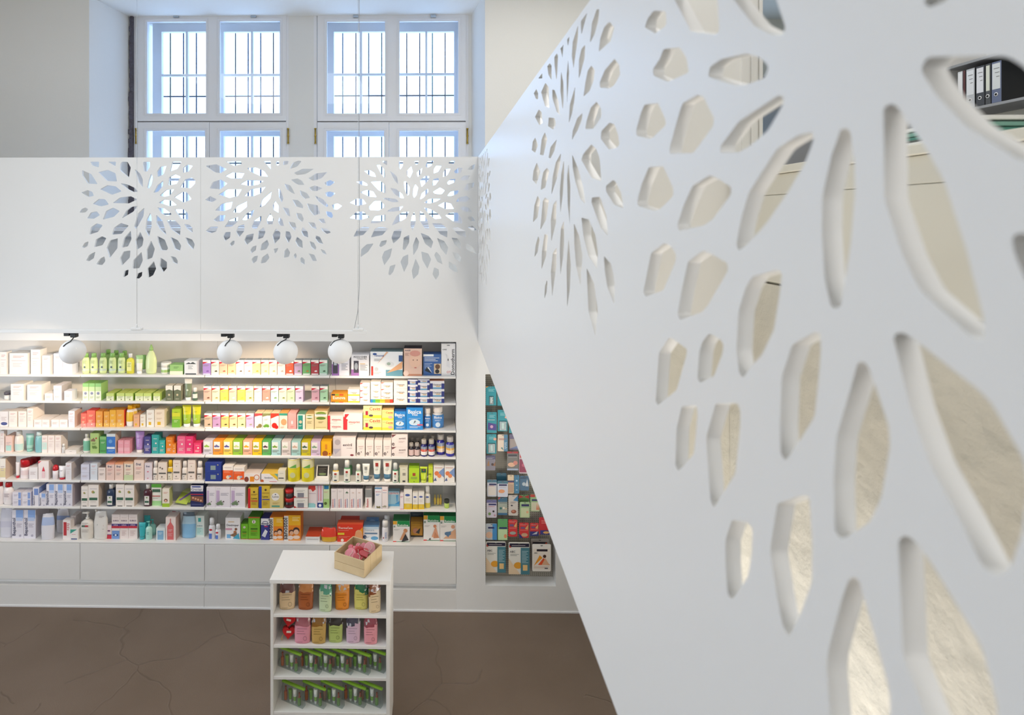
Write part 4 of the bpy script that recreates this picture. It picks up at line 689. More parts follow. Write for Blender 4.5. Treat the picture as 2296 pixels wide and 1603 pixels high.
# ---- third shelf
carton(2, 2, 0, 93, 112, 282, 'f1ecec', 'white carton with blue bowl picture', 'o .5 .2 .4 3f4a8a .5;'+LN)
for x in (98, 204): carton(2, 2, x, x+92, 110, 286, 'f8efe8', 'white skin care carton', CR, dp=.12)
carton(2, 2, 303, 370, 78, 288, 'f8f0ea', 'tall white skin care carton', CR, dp=.14)
for x, w in ((380, 86), (470, 80), (573, 88), (665, 92)): carton(2, 2, x, x+w, 203, 288, 'f6f0ee', 'low white cream carton', LN, dp=.13)
carton(2, 2, 765, 836, 108, 290, 'e4e8f4', 'tall pale blue carton', CR, dp=.1, side='d0bcae')
for x, w, y, c, n in ((905, 66, 133, 'ef6f5e', 'coral'), (973, 92, 100, 'f0705c', 'tall coral'), (1072, 76, 110, 'f5a23c', 'orange'), (1160, 64, 112, 'f3a93a', 'narrow orange'), (1227, 72, 96, 'f5b42c', 'golden'), (1302, 86, 93, 'f2a838', 'golden with orange side')):
    carton(2, 2, x, x+w, y, 284, c, n+' body oil carton', 'g .25 .75 .7 2 .06 fbe0b0;r 0 0 1 .25 '+('f59a92' if 'coral' in n else 'f7c25c')+';g .2 .7 .4 3 .06 fbe6c0;o .6 .16 .08 fdf0d8', dp=.075, side='e8553a' if 'coral' in n or 'side' in n else None, top='e04a44' if 'coral' in n else None)
for dy, x in ((None, 1400), (.07, 1440), (.14, 1485)): bottle(2, 2, x, x+86, 45 if dy is None else 40-dy*40, 284, 'f7f2ea', 'white bottle with yellow ribbed cap'+('' if dy is None else ' in a row behind'), 'f0b41e', 'L', dy=dy, lab=[(.3, .85, 'f4c94a')])
for x, w, y, c in ((1495, 62, 150, 'f2b88c'), (1568, 60, 148, 'f8efe0'), (1640, 84, 95, 'f8f2e8'), (1730, 110, 90, 'f6e4cc')): carton(2, 2, x, x+w, y, 286, c, {62: 'peach', 60: 'narrow white', 84: 'tall white', 110: 'wide cream'}[w]+' lotion carton with gold square', 'r .28 .12 .62 .3 e8b828;g .2 .75 .8 2 .06 c8a890;g .2 .75 .5 2 .06 d8c0a8', dp=.1)
carton(2, 2, 1924, 2016, 85, 290, 'b8d432', 'tall yellow and green carton', 'r 0 0 1 .45 7dbb3c;r 0 .6 1 .8 dede3a;g .25 .75 .36 2 .07 e0efb0;g .3 .7 .82 1 .05 7a8a20', dp=.08)
for x in (2028, 2138): bottle(2, 2, x, x+105, 48, 290, 'a9c83c', 'green tube with yellow upper half', 'f6f3ec', 'T', lab=[(.5, 1, 'e2dc34')], deco='g .35 .65 .72 1 .04 8a8a30;g .3 .65 .4 2 .05 d8ecb0')
tn3 = 'tan violet ochre sand lemon lilac'.split(); tc3 = [('d8bca0', '6a6248'), ('c49ac4', '8a6a80'), ('f2c878', '5a5a38'), ('f0cfa4', '7a6a40'), ('f4eaa8', '5a6a40'), ('d4b4d8', 'a8a890')]
tea(2, 5, (130, 263, 399, 535, 667, 801), 432, tc3, 124, tn3, 190)
PW = 'd 0 1 .6 .86 0 .78 {0};r 0 .86 1 1 {0};'
carton(2, 5, 938, 1063, 190, 440, 'f6efe6', 'white carton with brown root picture', PW.format('b84a4c')+'o .7 .2 .26 8a7a50;o .4 .12 .2 9a8458 .7', dp=.1, top='f3d8b0'); carton(2, 5, 1067, 1194, 190, 442, 'f6f1e6', 'white carton with green leaf picture', PW.format('8a8a5a')+'p .5 .12 .5 6aa43c;g .2 .7 .62 2 .05 9a9a90', dp=.1, top='f3dcae')
carton(2, 5, 1199, 1330, 190, 442, 'f8ece4', 'white carton with red blossoms', 'r 0 .84 1 1 e2402e;d 0 .84 .8 .84 0 .66 e2402e;o .45 .22 .34 d8281e;o .7 .12 .24 c81f1c', dp=.1, top='f3d9b4'); carton(2, 5, 1336, 1468, 190, 444, 'f4e0d0', 'carton with teal head and orange fruit', 'r 0 .86 1 1 3c9a84;o .55 .45 .36 f0a070 1.1;g .15 .6 .12 2 .05 d86a50', dp=.12, top='efb062')
carton(2, 5, 1475, 1610, 190, 447, 'f0a9a4', 'pink carton with silver drop', 'o .5 .42 .12 d8dce0 2;g .3 .7 .16 2 .04 c86a6a', dp=.12, top='f2b8b4', side='ee9a96'); carton(2, 5, 1624, 1750, 208, 449, 'e8efe2', 'white carton with teal stripe', 'r .12 0 .72 .94 2f9486;o .42 .5 .2 f0c8a8;g .2 .6 .26 2 .05 d8e8e0', dp=.12, top='6fa890')
carton(2, 5, 1760, 1894, 200, 448, 'ecd9a8', 'cream carton with small green oval', 'o .45 .8 .4 6c8a3c .55;r .05 .75 .85 .86 f8f4e6;g .2 .75 .5 3 .06 a89a6a', dp=.12, top='d9b87a'); carton(2, 5, 1903, 2110, 150, 448, 'ecd9a4', 'large cream carton with green arches and white band', 'o .5 .83 .42 7d9a3a .4;r .02 .7 .98 .83 fbf8ee;o .5 .6 .38 6c8a34 .3;r .02 .7 .98 .83 fbf8ee;g .1 .9 .79 1 .06 5a5a50;r .1 .1 .9 .12 c8a868;g .3 .7 .4 2 .05 a08a58', dp=.12, top='e6bd80')
RW = 'r 0 0 .16 1 df3a44;g .3 .9 .4 1 .1 d05a60;g .36 .6 .22 1 .08 b8a0a0;'
stack(2, 8, 100, 335, (438, 330, 215), 'f8ece4', 'white vitamin carton with ragged red edge', RW+'t .25 .4 .6 d06a70 vitasprint', dp=.1, side='f0dcd0', top='f3e2d8'); carton(2, 8, 338, 628, 178, 435, 'f9eee6', 'large white carton with ragged red edge', 'r 0 0 .2 .55 e03a42;d 0 .5 .3 .95 .08 .95 e03a42;d 0 .2 .24 .6 0 .8 e03a42;t .26 .42 .6 cf6068 vitasprint;g .3 .5 .34 1 .04 c0a0a0', dp=.12)
CV = 'r 0 0 1 .25 f3e24c;t .34 .66 .6 d8443c Cevitt;g .06 .3 .8 1 .06 8a9a60;g .55 .95 .58 1 .06 9ab060;'
stack(2, 8, 638, 916, (438, 252, 72), 'f6eda8', 'yellow hot drink carton with berries', CV+'r .12 .25 .26 .6 b83048;o .42 .22 .12 5a4a50 .5', dp=.1, top='f8f0c0'); stack(2, 8, 920, 1100, (437, 284, 130), 'f6ea90', 'yellow hot drink carton with lemon', CV+'o .72 .3 .2 efb6b0 .6', dp=.12, top='f2cf90')
BA = 't .1 .74 .8 ffffff Basica;t .32 .64 .36 e6f0fa Vital;g .14 .86 .52 2 .045 9cc4e8;o .5 .34 .34 cfe4f4 .55;d .4 .24 .5 .42 .56 .42 5a6a78;d .46 .36 .6 .42 .5 .3 5a6a78;g .2 .86 .14 2 .05 d8e8f6;'
carton(2, 8, 1098, 1286, 150, 430, '2c86d2', 'blue powder carton with white figure', BA, dp=.09, top='3a70b8'); carton(2, 8, 1290, 1541, 95, 430, '2a8edc', 'large blue powder carton with pink tab', BA+'r .66 .2 1 .26 e0607a', dp=.1, top='2f6fb4')
for x0, x1, y in ((1552, 1668, 118), (1674, 1862, 100)): bottle(2, 8, x0, x1, y, 415, 'f4f4f6', ('slim' if x1 < 1700 else 'wide')+' white tablet jar with blue label', 'f6ece4', 'M', nm='tablet_jar', lab=[(.04, .86, '4a8acc')], deco='t .2 .5 .62 ffffff Basica;g .25 .75 .42 2 .04 c8dcf0;o .5 .2 .2 d4e4f2')
# ---- fourth shelf
carton(3, 2, 0, 46, 330, 568, 'f1e8e6', 'tall white carton cut by the frame', CR)
carton(3, 2, 60, 135, 388, 570, 'f2d2c8', 'pinkish carton with aqua panel', 'r .1 .1 .9 .45 b4dcd4;'+LN, dp=.1); bottle(3, 2, 145, 245, 340, 570, 'f3ebe4', 'large white lotion bottle with aqua label', 'f4efe8', 'L', lab=[(.1, .5, 'c8e4de')])
bottle(3, 2, 272, 366, 368, 565, 'a8d4c8', 'aqua green cream tube', '8ac4b8', 'T', lab=[(.2, .7, '86c4b6')]); bottle(3, 2, 378, 465, 342, 577, '9cccd2', 'clear turquoise tonic bottle', 'dfeeee', 'L', lab=[(.05, .9, '86c0c8')])
for x, w in ((468, 62), (535, 74), (615, 68)): carton(3, 2, x, x+w, 382, 576, 'f0e6e2', 'slim white carton', ('r .1 .2 .9 .6 c8e6de;' if x == 468 else '')+CR, dp=.09)
bottle(3, 2, 685, 722, 478, 578, 'd8d8da', 'tiny clear sample bottle', 'e8e8e8', 'S'); carton(3, 2, 728, 856, 543, 585, 'f2ebe6', 'flat white carton', 'g .4 .6 .55 1 .2 b8a8a8', dp=.1)
bottle(3, 2, 917, 1000, 368, 575, 'f1ece4', 'white oval bottle with green label', 'f2eee6', 'F', lab=[(.12, .8, '7fc0a4')]); carton(3, 2, 1010, 1106, 355, 582, 'b4d080', 'green carton with olive twig print', 'p .3 .6 .4 8a6a50;o .7 .75 .1 c44a40;p .5 .25 .4 6a8a3c;g .2 .7 .5 2 .05 6a7a40')
carton(3, 2, 1116, 1190, 392, 582, '5aa85c', 'mid green carton', 'r 0 .82 1 1 8ac478;g .2 .8 .66 2 .06 c8e4c0;r .1 .1 .9 .2 4a904c'); carton(3, 2, 1192, 1291, 362, 584, '3a78c8', 'blue carton with cream head', 'r 0 .86 1 1 dfe4e6;o .45 .62 .22 6fa4dc;r .05 .24 .95 .34 f0f4fa;g .2 .9 .16 2 .05 9cc0ea', dp=.09, top='efe4d8', side='ddc8b4')
for x in (1320, 1388): carton(3, 2, x, x+64, 435, 582, 'f0a4b0', 'small pink carton', 'g .2 .8 .78 1 .06 f8d8dc;r 0 .2 1 .45 f4b8c0', dp=.08)
bottle(3, 2, 1500, 1606, 343, 580, 'bc92d0', 'lilac hand cream tube', 'f3e6de', 'T', deco='g .3 .7 .7 1 .05 8a60a0;g .35 .65 .4 3 .04 e0cce8')
for x, w, y, c, n in ((1612, 74, 393, '4f4c8c', 'violet blue'), (1697, 80, 372, '3aa8a4', 'tall teal'), (1780, 66, 435, '3cb4ac', 'short teal'), (1857, 74, 402, 'ee8a2a', 'orange'), (1926, 40, 475, 'f09434', 'tiny orange'), (1983, 90, 390, 'f06a90', 'pink'), (2075, 84, 390, 'e83a74', 'magenta'), (2165, 88, 466, 'ee4070', 'short magenta')):
    carton(3, 2, x, x+w, y, 584, c, n+' body care carton', 'g .25 .75 .78 1 .05 fff0e8;r 0 .3 1 .5 '+('7a78b0' if c[0] == '4' else c)+';o .6 .55 .12 f8e8e0;g .2 .8 .3 3 .06 f4dcd8', dp=.07, top='b82a5a' if n == 'magenta' else None)
t4 = 'grey-lilac orange yellow green peach golden forest-green aqua greige pale-turquoise olive-yellow lavender amber'.split(); c4 = 'd9d2dc f59a34 f4d058 96c23e f6b696 f1c61c 5fb05f b0d6d8 e0d2ce a8d0ca d0c024 dcc2da f8ba1e'.split(); p4 = '9ac44a 6a6aa0 5a5aa0 c8d88a e8b020 a8b83a 5a3a44 7aa83c c0ccb0 d8b8a0 4a6a50 8aa88a a05a2a'.split()
for i, x in enumerate((112, 272, 436, 590, 752, 905, 1060, 1210, 1372, 1530, 1690, 1845, 2007)):
    w = (155, 158, 148, 155, 148, 150, 142, 150, 150, 150, 150, 152, 165)[i]
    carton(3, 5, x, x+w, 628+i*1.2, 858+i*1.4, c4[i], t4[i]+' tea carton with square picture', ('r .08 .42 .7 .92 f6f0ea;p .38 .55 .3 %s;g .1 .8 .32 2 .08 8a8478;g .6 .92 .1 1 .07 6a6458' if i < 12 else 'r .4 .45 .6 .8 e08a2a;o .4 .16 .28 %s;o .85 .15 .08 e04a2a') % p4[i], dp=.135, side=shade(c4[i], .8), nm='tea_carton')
carton(3, 8, 180, 522, 545, 842, 'f4e9e6', 'wide white carton with grey photograph', 'r 0 0 .36 1 d8cccb;o .2 .75 .13 b8acae 1;d 0 .4 .36 .4 .1 .1 bcb4c0;t .44 .55 .4 6a5a62 evviril;g .6 .85 .44 1 .04 a89aa0;o .84 .08 .08 8a2a34 .5', dp=.13)
for x in (540, 675, 806, 938): carton(3, 8, x, x+122, 585, 842, 'f6ebe4', 'slim white carton with arrow sign', 't .2 .58 .6 c8a8a8 evviril;t .06 .1 .34 5a4a50 e;d .36 .16 .56 .3 .4 .2 5a4a50;d .5 .3 .6 .34 .58 .22 5a4a50;g .3 .8 .5 2 .04 d8c4c0', dp=.12)
stack(3, 8, 1066, 1310, (838, 690, 500), 'f2e6e2', 'white carton with dark corner swirl', 'd 0 1 .3 1 .04 .75 7a4a50;t .46 .62 .4 6a5a60 evviril;t .02 .12 .16 5a4a50 e;g .44 .82 .45 2 .07 c4b0b0', dp=.12)
for x in (1320, 1408): bottle(3, 8, x, x+88, 640, 835, '2c2a34', 'small dark pill bottle with pale label', 'a8a29c', 'M', lab=[(.1, .7, 'd8bcb8')]); 
for x in (1332, 1420): bottle(3, 8, x, x+82, 560, 835, '2c2a34', 'small dark pill bottle in the second row', 'a8a29c', 'M', dy=.12, lab=[(.1, .7, 'd8bcb8')])
for x in (1506, 1620): bottle(3, 8, x, x+102, 590, 838, '2a2a72', 'navy pill bottle with red and white label', 'b4ada4', 'M', lab=[(.12, .4, 'efeae8'), (.4, .6, 'd86a5a'), (.6, .8, '8a96a8')])
for x in (1530, 1650): bottle(3, 8, x, x+92, 525, 838, '2a2a72', 'navy pill bottle behind the front row', 'a8a29a', 'M', dy=.13)
bottle(3, 8, 1745, 1875, 515, 815, '33319a', 'tall indigo pill bottle with yellow label', 'b8b2ac', 'M', lab=[(.2, .45, 'f0dcc0'), (.45, .6, 'e8b45a'), (.6, .82, '9aa4b8')]); bottle(3, 8, 1888, 2020, 552, 838, '3a38a4', 'tall indigo pill bottle against the end panel', 'b8b2ac', 'M', lab=[(.2, .45, 'f0dcc0'), (.45, .6, 'e8b45a'), (.6, .82, '9aa4b8')])
# ---- fifth shelf
carton(4, 3, 0, 62, 92, 322, 'f4eee6', 'white carton with cream picture', 'r 0 .1 1 .55 e8d8a8;'+LN, dp=.12, side='d8c4b4')
bottle(4, 3, 165, 215, 135, 310, 'f4ecec', 'white tube with red cap', 'c8283c', 'T')
bottle(4, 3, 208, 308, 112, 318, 'f4eaec', 'white round lotion bottle with red cap', 'c4202c', 'J', sy=.7, nm='lotion_bottle', lab=[(.3, .7, 'f0dcde')])
for x, d_ in ((262, .075), (306, .135), (345, .195)): bottle(4, 3, x, x+84, 108-d_*150, 318, 'f0e6e8', 'white red-capped bottle in the row behind', 'b81c28', 'J', sy=.7, dy=d_, nm='lotion_bottle')
carton(4, 3, 325, 420, 188, 325, 'f3eef0', 'small white carton with faint pink lines', LN, dp=.1); carton(4, 3, 428, 546, 118, 326, 'f5eaea', 'white carton with red pump bottle picture', 'd .35 .45 .65 .45 .5 .72 d83a50;r .35 .1 .65 .42 f2d0d4;d 0 1 .3 1 0 .85 e05060', dp=.15, side='c8bcbc')
bottle(4, 3, 574, 638, 170, 326, 'e8e2e8', 'roll-on stick with red domed cap', 'c82430', 'R'); bottle(4, 3, 643, 728, 180, 328, 'f4f0f2', 'leaning white tube with red cap', 'c8283c', 'T', deco='g .3 .7 .7 2 .06 a8a0a8')
carton(4, 3, 733, 800, 140, 330, 'ece8ec', 'pale grey tall carton', CR, dp=.16, side='c4bab8')
stack(4, 3, 905, 998, (330, 248, 156), 'dcdcec', 'lilac-grey carton', LN, dp=.07); carton(4, 3, 1010, 1090, 145, 330, 'dfe4ec', 'grey white tall carton', CR, dp=.07); carton(4, 3, 1098, 1180, 190, 332, 'f2e2da', 'open topped white carton', 'g .2 .8 .8 1 .05 6a5a58;g .2 .8 .5 2 .08 8a7a74', dp=.07, top='8a7a74')
for x, w, y, c, h in ((1187, 92, 140, 'f0d0c4', 'f0a488'), (1285, 94, 140, 'f2d4c6', 'f0a478'), (1388, 102, 132, 'f1e0cc', 'f0b890'), (1500, 110, 108, 'f3dacc', 'f3dacc')): carton(4, 3, x, x+w, y, 333, c, {92: 'first pale pink', 94: 'second pale pink', 102: 'green-based pale pink', 110: 'tallest pale pink'}[w]+' skin care carton', 'r 0 .92 1 1 '+h+';t .2 .74 .5 4a5a7a frei;g .2 .8 .62 2 .06 d89890;g .2 .7 .4 2 .08 b8a8a0;'+('r 0 0 1 .3 d0dcae' if w == 102 else ''), dp=.12, top=h)
carton(4, 3, 1618, 1700, 140, 333, 'e6dadf', 'mauve-white carton with red dots', 't .2 .76 .5 5a5a7a frei;o .45 .5 .14 d86078 .5;o .45 .12 .1 d86078 .5', dp=.1)
SB = 'r .1 .36 .9 .44 6a6660;o .45 .2 .08 6a6258;g .2 .8 .08 1 .04 8a7a70;'
for x, w in ((1704, 58), (2028, 66), (2195, 68)): bottle(4, 3, x, x+w, 122, 334, 'f2e8de', 'slim white spray bottle', 'f6eee6', 'S', deco=SB.replace('.36', '.3').replace('.44', '.37'))
carton(4, 3, 1768, 1866, 135, 334, 'f3e4d6', 'cream carton with insect drawings', 'o .25 .72 .1 8a7a70;o .5 .66 .1 7a6a60;'+SB, dp=.07); bottle(4, 3, 1868, 1928, 112, 336, 'f3ead4', 'slim spray bottle with yellow cap', 'efc21c', 'S', lab=[(.6, .95, 'efc83c')], deco=SB)
for x, w, n in ((1935, 82, 'cream carton with brown band'), (2100, 84, 'cream carton with grey band')): carton(4, 3, x, x+w, 108, 334, 'f4e4d8', n, 'g .2 .8 .84 1 .03 b86a60;o .5 .7 .06 9aa080;'+SB, dp=.07)
on = carton(4, 6, 142, 404, 350, 502, '2c3f8e', 'navy blue carton with silver square', 'r .34 .25 .66 .72 8a9c9c;o .8 .8 .04 b8b08a;g .1 .9 .08 1 .06 4a5ea8', dp=.09, top='3a4a96'); on['pos'] = ', lower of two'
on = carton(4, 6, 142, 400, 200, 350, '2c3f8e', 'navy blue carton with silver square', 'r .34 .25 .66 .72 8a9c9c;o .8 .8 .04 b8b08a;g .1 .9 .08 1 .06 4a5ea8', dp=.09, top='3c4c9c', on=on); on['pos'] = ', upper of two'
for x, y, w in ((428, 245, 164), (598, 270, 174)): carton(4, 6, x, x+w, y, 500, 'f4ece4', ('taller' if y < 250 else 'shorter')+' children’s carton with orange lower part', 'r 0 .14 1 .72 f0622c;g .15 .85 .88 1 .06 b8a098;g .1 .8 .68 3 .06 f6a080;o .5 .28 .18 f6e0c0;o .7 .34 .14 a8b0d0 .7', dp=.08)
carton(4, 6, 770, 1030, 372, 506, 'f4ece6', 'white carton with orange ring and striped top', 'r .36 0 .62 .65 f0952c;o .78 .55 .18 d88a6a;o .78 .55 .13 f4ece6;o .15 .3 .14 8a4a3c 1.2;g .05 .5 .85 1 .05 c8b8b0', dp=.2, top='e9d9d2')
carton(4, 6, 1044, 1310, 372, 508, 'f2ecec', 'white carton with yellow corner and yellow top', 'd .5 1 1 1 1 .2 f0c83a;d .8 1 1 1 1 .6 6ab0a8;t .2 .42 .5 8a9098 femibion;o .06 .1 .1 c8683c;r .5 .02 .95 .07 c83a3c', dp=.2, top='efc95a'); carton(4, 6, 1313, 1432, 322, 508, 'f0ead6', 'small cream carton with black word', 'g .25 .75 .75 1 .05 8a8a80;r .1 .3 .8 .38 4a4a48', dp=.06)
for x, w in ((1448, 206), (1673, 204)): bottle(4, 6, x, x+w, 140, 517, 'f0e02c', ('left yellow' if x < 1500 else 'yellow')+' drum tin with green hill and pale top', 'f4f2ea', 'C', m_='card', lab=[(.62, .98, 'ece6bc')], deco='d .2 .62 .78 .62 .78 .78 6aac4c;g .12 .88 .56 1 .02 c8a82c;o .5 .3 .22 d4d49a 1')
g = place(4, 6, 1880, 2150, 262, 520); root = empty('countertop_display', (g['x'], g['Y']+.02, g['z0']), 0); W = g['w']*.86
b = MB(); b.bbox(-W/2, W/2, -.01, .09, .0005, .022, .003, 'f0ece4'); b.build('base', M['card'], root)
b = MB(); b.box(-W*.44, W*.44, 0, .006, 0, g['h']*.78, 'efeae0'); dec(b, W*.88, g['h']*.78, 'r .1 .14 .9 .9 2e2a26;g .2 .8 .7 5 .09 6a6458;o .5 .28 .3 7a8a5a .3'); b.xform(Matrix.Translation((0, .012, .022)) @ Matrix.Rotation(-.35, 4, 'X')); b.build('picture_card', M['card'], root); done(root, g, 'white leaning display with dark picture', 'display', 'countertop_display')
SQ = 'r .28 .62 .72 .8 a83028;g .3 .7 .5 3 .05 9ab0a0;r .25 .1 .75 .22 3a4a50'
def spr(x0, x1, y, yb, c, n, cap='f6f3ea', **kw): bottle(4, 9, x0, x1, y, yb, c, n, cap, 'S', lab=[(.05, .9, 'f0efe4')], deco='r .32 .42 .68 .52 a4342c;g .3 .68 .36 3 .04 9aa898;r .3 .08 .7 .15 3a4048', sy=.7, **kw)
spr(165, 268, 148, 428, 'e8c050', 'yellow oil bottle with red square'); spr(338, 438, 82, 432, '5f9a6a', 'tall green bottle with red square'); spr(518, 602, 150, 426, 'a8c4a0', 'short pale green bottle'); spr(1078, 1166, 128, 432, '3f8a68', 'small green bottle with clear cap', 'd8dcd8')
bottle(4, 9, 390, 470, 84, 432, '5f9a6a', 'green bottle in the second row', 'c8d0cc', 'S', dy=.14)
for x0, x1, y, n in ((620, 736, 145, 'short white tube with blue landscape foot'), (782, 905, 78, 'green-backed white tube with red square'), (930, 1072, 80, 'wide white tube with blue landscape foot')): bottle(4, 9, x0, x1, y, 425, 'eff0e6', n, 'f3ede4', 'T', lab=[(0, .2, '5a88a4')], deco='r .32 .72 .68 .88 '+('a83a34' if x0 > 700 else '9a9a94')+';g .3 .7 .6 2 .05 a8a8a0')
carton(4, 9, 1180, 1312, 190, 434, 'e0dcc4', 'beige carton with green side', 'r 0 0 .08 1 4a8a5c;r .4 .48 .75 .66 9a968a;r .4 .06 .72 .16 3a3a3c;g .4 .7 .86 1 .04 8a8a80', dp=.09); carton(4, 9, 1328, 1486, 200, 432, 'b8dc30', 'lime green carton with red square', 'r .36 .48 .64 .68 a84a34;r .2 .26 .8 .42 9ab84a;o .5 .1 .06 7a9a2a', dp=.1, top='9ccc28')
bottle(4, 9, 1494, 1612, 190, 428, 'cfe43c', 'lime green tube with dark shield', 'dbe86a', 'T', deco='r .18 .68 .82 .92 2f5a44;o .5 .84 .1 b03a34'); carton(4, 9, 1624, 1692, 175, 418, 'd4e23a', 'narrow lime carton', 'g .3 .7 .9 1 .03 5a6a20;p .3 .5 .4 7a8a20;o .5 .42 .08 333', dp=.06)
for x0, x1, n in ((1702, 1862, 'white carton with orange hands picture'), (1868, 2022, 'white carton with orange foot picture')): carton(4, 9, x0, x1, 165, 416, 'f2ede6', n, 'd .45 .6 1 .9 1 .3 7f9ac8;o .3 .55 .22 e8804c;o .55 .4 .2 ee9460;o .35 .2 .2 f4ece2;d 0 .1 .3 .1 .2 .3 5a6a9a;g .1 .85 .88 1 .05 c86a50', dp=.07)
# ---- sixth shelf
bottle(5, 3, 18, 132, 368, 612, 'f4eeee', 'white lotion bottle with red screw cap', 'c82a30', 'L', lab=[(.3, .7, 'f0e6e8')], deco='g .25 .75 .5 3 .06 a89a9c')
bottle(5, 3, -40, 30, 352, 608, 'f0e8e8', 'white bottle cut by the frame with red cap', 'b8242c', 'L')
for x in (140, 245): stack(5, 3, x, x+100, (622, 545, 465), 'e9e4ee', 'low white carton with blue patch', 'r .66 .1 .94 .95 8aa4dc;g .15 .6 .6 2 .14 b0a8b8', dp=.08)
BP = 'r .34 .62 .9 1 8fb0e6;r .34 .62 .9 .74 c0d0f0;g .4 .85 .5 3 .05 b8b0c0;o .7 .1 .1 b8b4c4;'
carton(5, 3, 368, 436, 415, 622, 'ece8f0', 'slim white and blue carton', 'r .2 .6 .9 .95 7a94d0;T .3 .05 .5 5a5a74 Bepanthol', dp=.13, side='8aa0d4'); carton(5, 3, 440, 516, 480, 625, 'ebe6ee', 'short white and blue carton', BP+'T .24 .08 .6 5a5a74 Bepanthol', dp=.1)
for x, n in ((518, 'first'), (616, 'second'), (714, 'third')): carton(5, 3, x, x+96, 378, 628, 'e9e6f0', n+' tall white and blue lotion carton', BP+'T .26 .08 .62 4a4a66 Bepanthol', dp=.2, side='b8b0bc')
PL = 'g .15 .85 .82 1 .03 7a7a98;o .45 .68 .14 b89a60;o .55 .66 .09 7aa05a;r .1 .3 .88 .42 3f6a54;g .2 .75 .22 1 .03 8a8a84;r .2 .02 .8 .05 4a4a48'
for x0, x1, y, n in ((908, 986, 402, 'narrow white herbal carton'), (988, 1104, 386, 'wide white herbal carton'), (1296, 1390, 380, 'second white herbal carton'), (1393, 1502, 388, 'broad white herbal carton with long side')): carton(5, 3, x0, x1, y, 628, 'f1e8e0', n, PL, dp=.09, side='d4c4b6')
for x0, x1, c, n in ((1178, 1280, '2c3c58', 'dark blue bath bottle with white cap'), (1595, 1692, '4a2430', 'dark red bath bottle with white cap')): bottle(5, 3, x0, x1, 388, 628, c, n, 'f2efea', 'F', deco='r .22 .08 .78 .5 e4e0da;o .5 .42 .1 8aa070;r .26 .18 .74 .27 3f6a54')
bottle(5, 3, 1222, 1310, 384, 628, '2c3c58', 'dark blue bath bottle in the second row', 'e8e6e0', 'F', dy=.1)
carton(5, 3, 1695, 1806, 374, 615, 'f1efe4', 'white carton with green head and base', 'r 0 .84 1 1 6cc048;r 0 0 1 .22 a8dc98;r .08 .62 .9 .76 4a6a58;r .1 .42 .9 .46 c04a44;g .15 .85 .36 2 .04 a8b0a0', dp=.09); carton(5, 3, 1815, 1896, 428, 632, 'f3e8d8', 'carton with woman’s portrait and green base', 'r 0 0 1 .2 a4c83c;o .5 .36 .26 6a3a2c .9;o .5 .34 .17 f0c0a4 .9;g .2 .8 .8 2 .05 d89a8a', dp=.06, side='c4c88a')
g = place(5, 3, 1950, 2100, 540, 655); root = empty('leaflet_packet', (g['x']-.004, g['Y']+.03, g['z0']), .05)
for i in range(3): b = MB(); b.box(-.05, .05, 0, .004, 0, .12, 'c2d45c', side='a8bc40'); dec(b, .1, .12, 'r 0 .85 1 1 e0e6a0;d .15 .2 .35 .2 .85 .85 8a6ab0;d .15 .2 .85 .85 .7 .95 8a6ab0'); b.xform(Matrix.Translation((.02*i-.01, .05*i*.3, .004*i)) @ Matrix.Rotation(-1.15, 4, 'X') @ Matrix.Rotation(.2-.1*i, 4, 'Y')); b.xform(Matrix.Translation((0, 0, .02))); b.build('sachet', M['card'], root)
done(root, g, 'slanting green sachets with purple stripe', 'sachets', 'leaflet_packet')
carton(5, 3, 2133, 2276, 388, 630, '2a3060', 'navy hair colour carton with row of faces', 'r 0 .84 1 1 e8e4ea;r .1 .9 .8 .96 4a5aa0;r .02 .72 .98 .84 f0ecee;t .06 .75 .84 3a4a7a Grecian;r 0 .56 1 .6 c83a4a;d 0 .5 1 .2 1 .5 8a5a48;d 0 .5 0 .3 1 .2 8a5a48;o .2 .42 .08 e0a888;o .4 .38 .08 e0a888;o .6 .34 .08 e0a888;o .82 .3 .08 e0a888;g .1 .85 .12 1 .04 7a84b8', dp=.09)
LV = 'r .06 .1 .28 .84 c8b0d0;g .36 .9 .7 3 .05 a8a4b0;p .3 .14 .3 7a9070;o .55 .3 .05 6a5a5c;g .1 .35 .92 1 .03 a8a4a8;'
for x0, x1, n in ((164, 308, 'narrow'), (308, 548, 'wide'), (552, 788, 'second wide')): carton(5, 6, x0, x1, 590, 920, 'eee8ee', n+' white carton with lilac bar', LV, dp=.14)
carton(5, 6, 832, 996, 608, 932, 'd9b840', 'gold healing earth carton with red edge', 'r 0 0 .24 1 d42a30;o .6 .82 .1 5a4a28;g .3 .95 .7 2 .04 8a6a2a;t .34 .46 .56 3a2c20 Luvos;r .3 .34 .95 .4 c8483a;g .36 .9 .28 3 .05 a8883a', dp=.1); carton(5, 6, 1006, 1184, 575, 935, 'd9bb44', 'gold healing earth carton with blue edge', 'r 0 0 .26 1 2f44a8;o .62 .84 .1 5a4a28;r .3 .68 .95 .72 b09038;t .34 .5 .5 3a2c20 Luvos;r .3 .38 .98 .43 5a5a98;g .36 .9 .3 4 .05 a8883a', dp=.1)
carton(5, 6, 1184, 1400, 628, 940, 'e2cf90', 'pale gold healing earth carton with white disc', 'o .42 .62 .3 f2eeea;t .2 .58 .46 2c2428 Luvos;o .42 .74 .05 6a6a78;r .14 .08 .74 .16 5aa08a;g .2 .7 .3 2 .05 c8a860', dp=.09, top='eadcac')
on = bottle(5, 6, 1404, 1564, 780, 935, '2a2526', 'lower black tub with red lid', 'c83030', 'J', lab=[(.1, .5, '6a2a2c')]); bottle(5, 6, 1415, 1548, 650, 780, '3a3436', 'upper black tub with red lid', 'd03434', 'J', on=on)
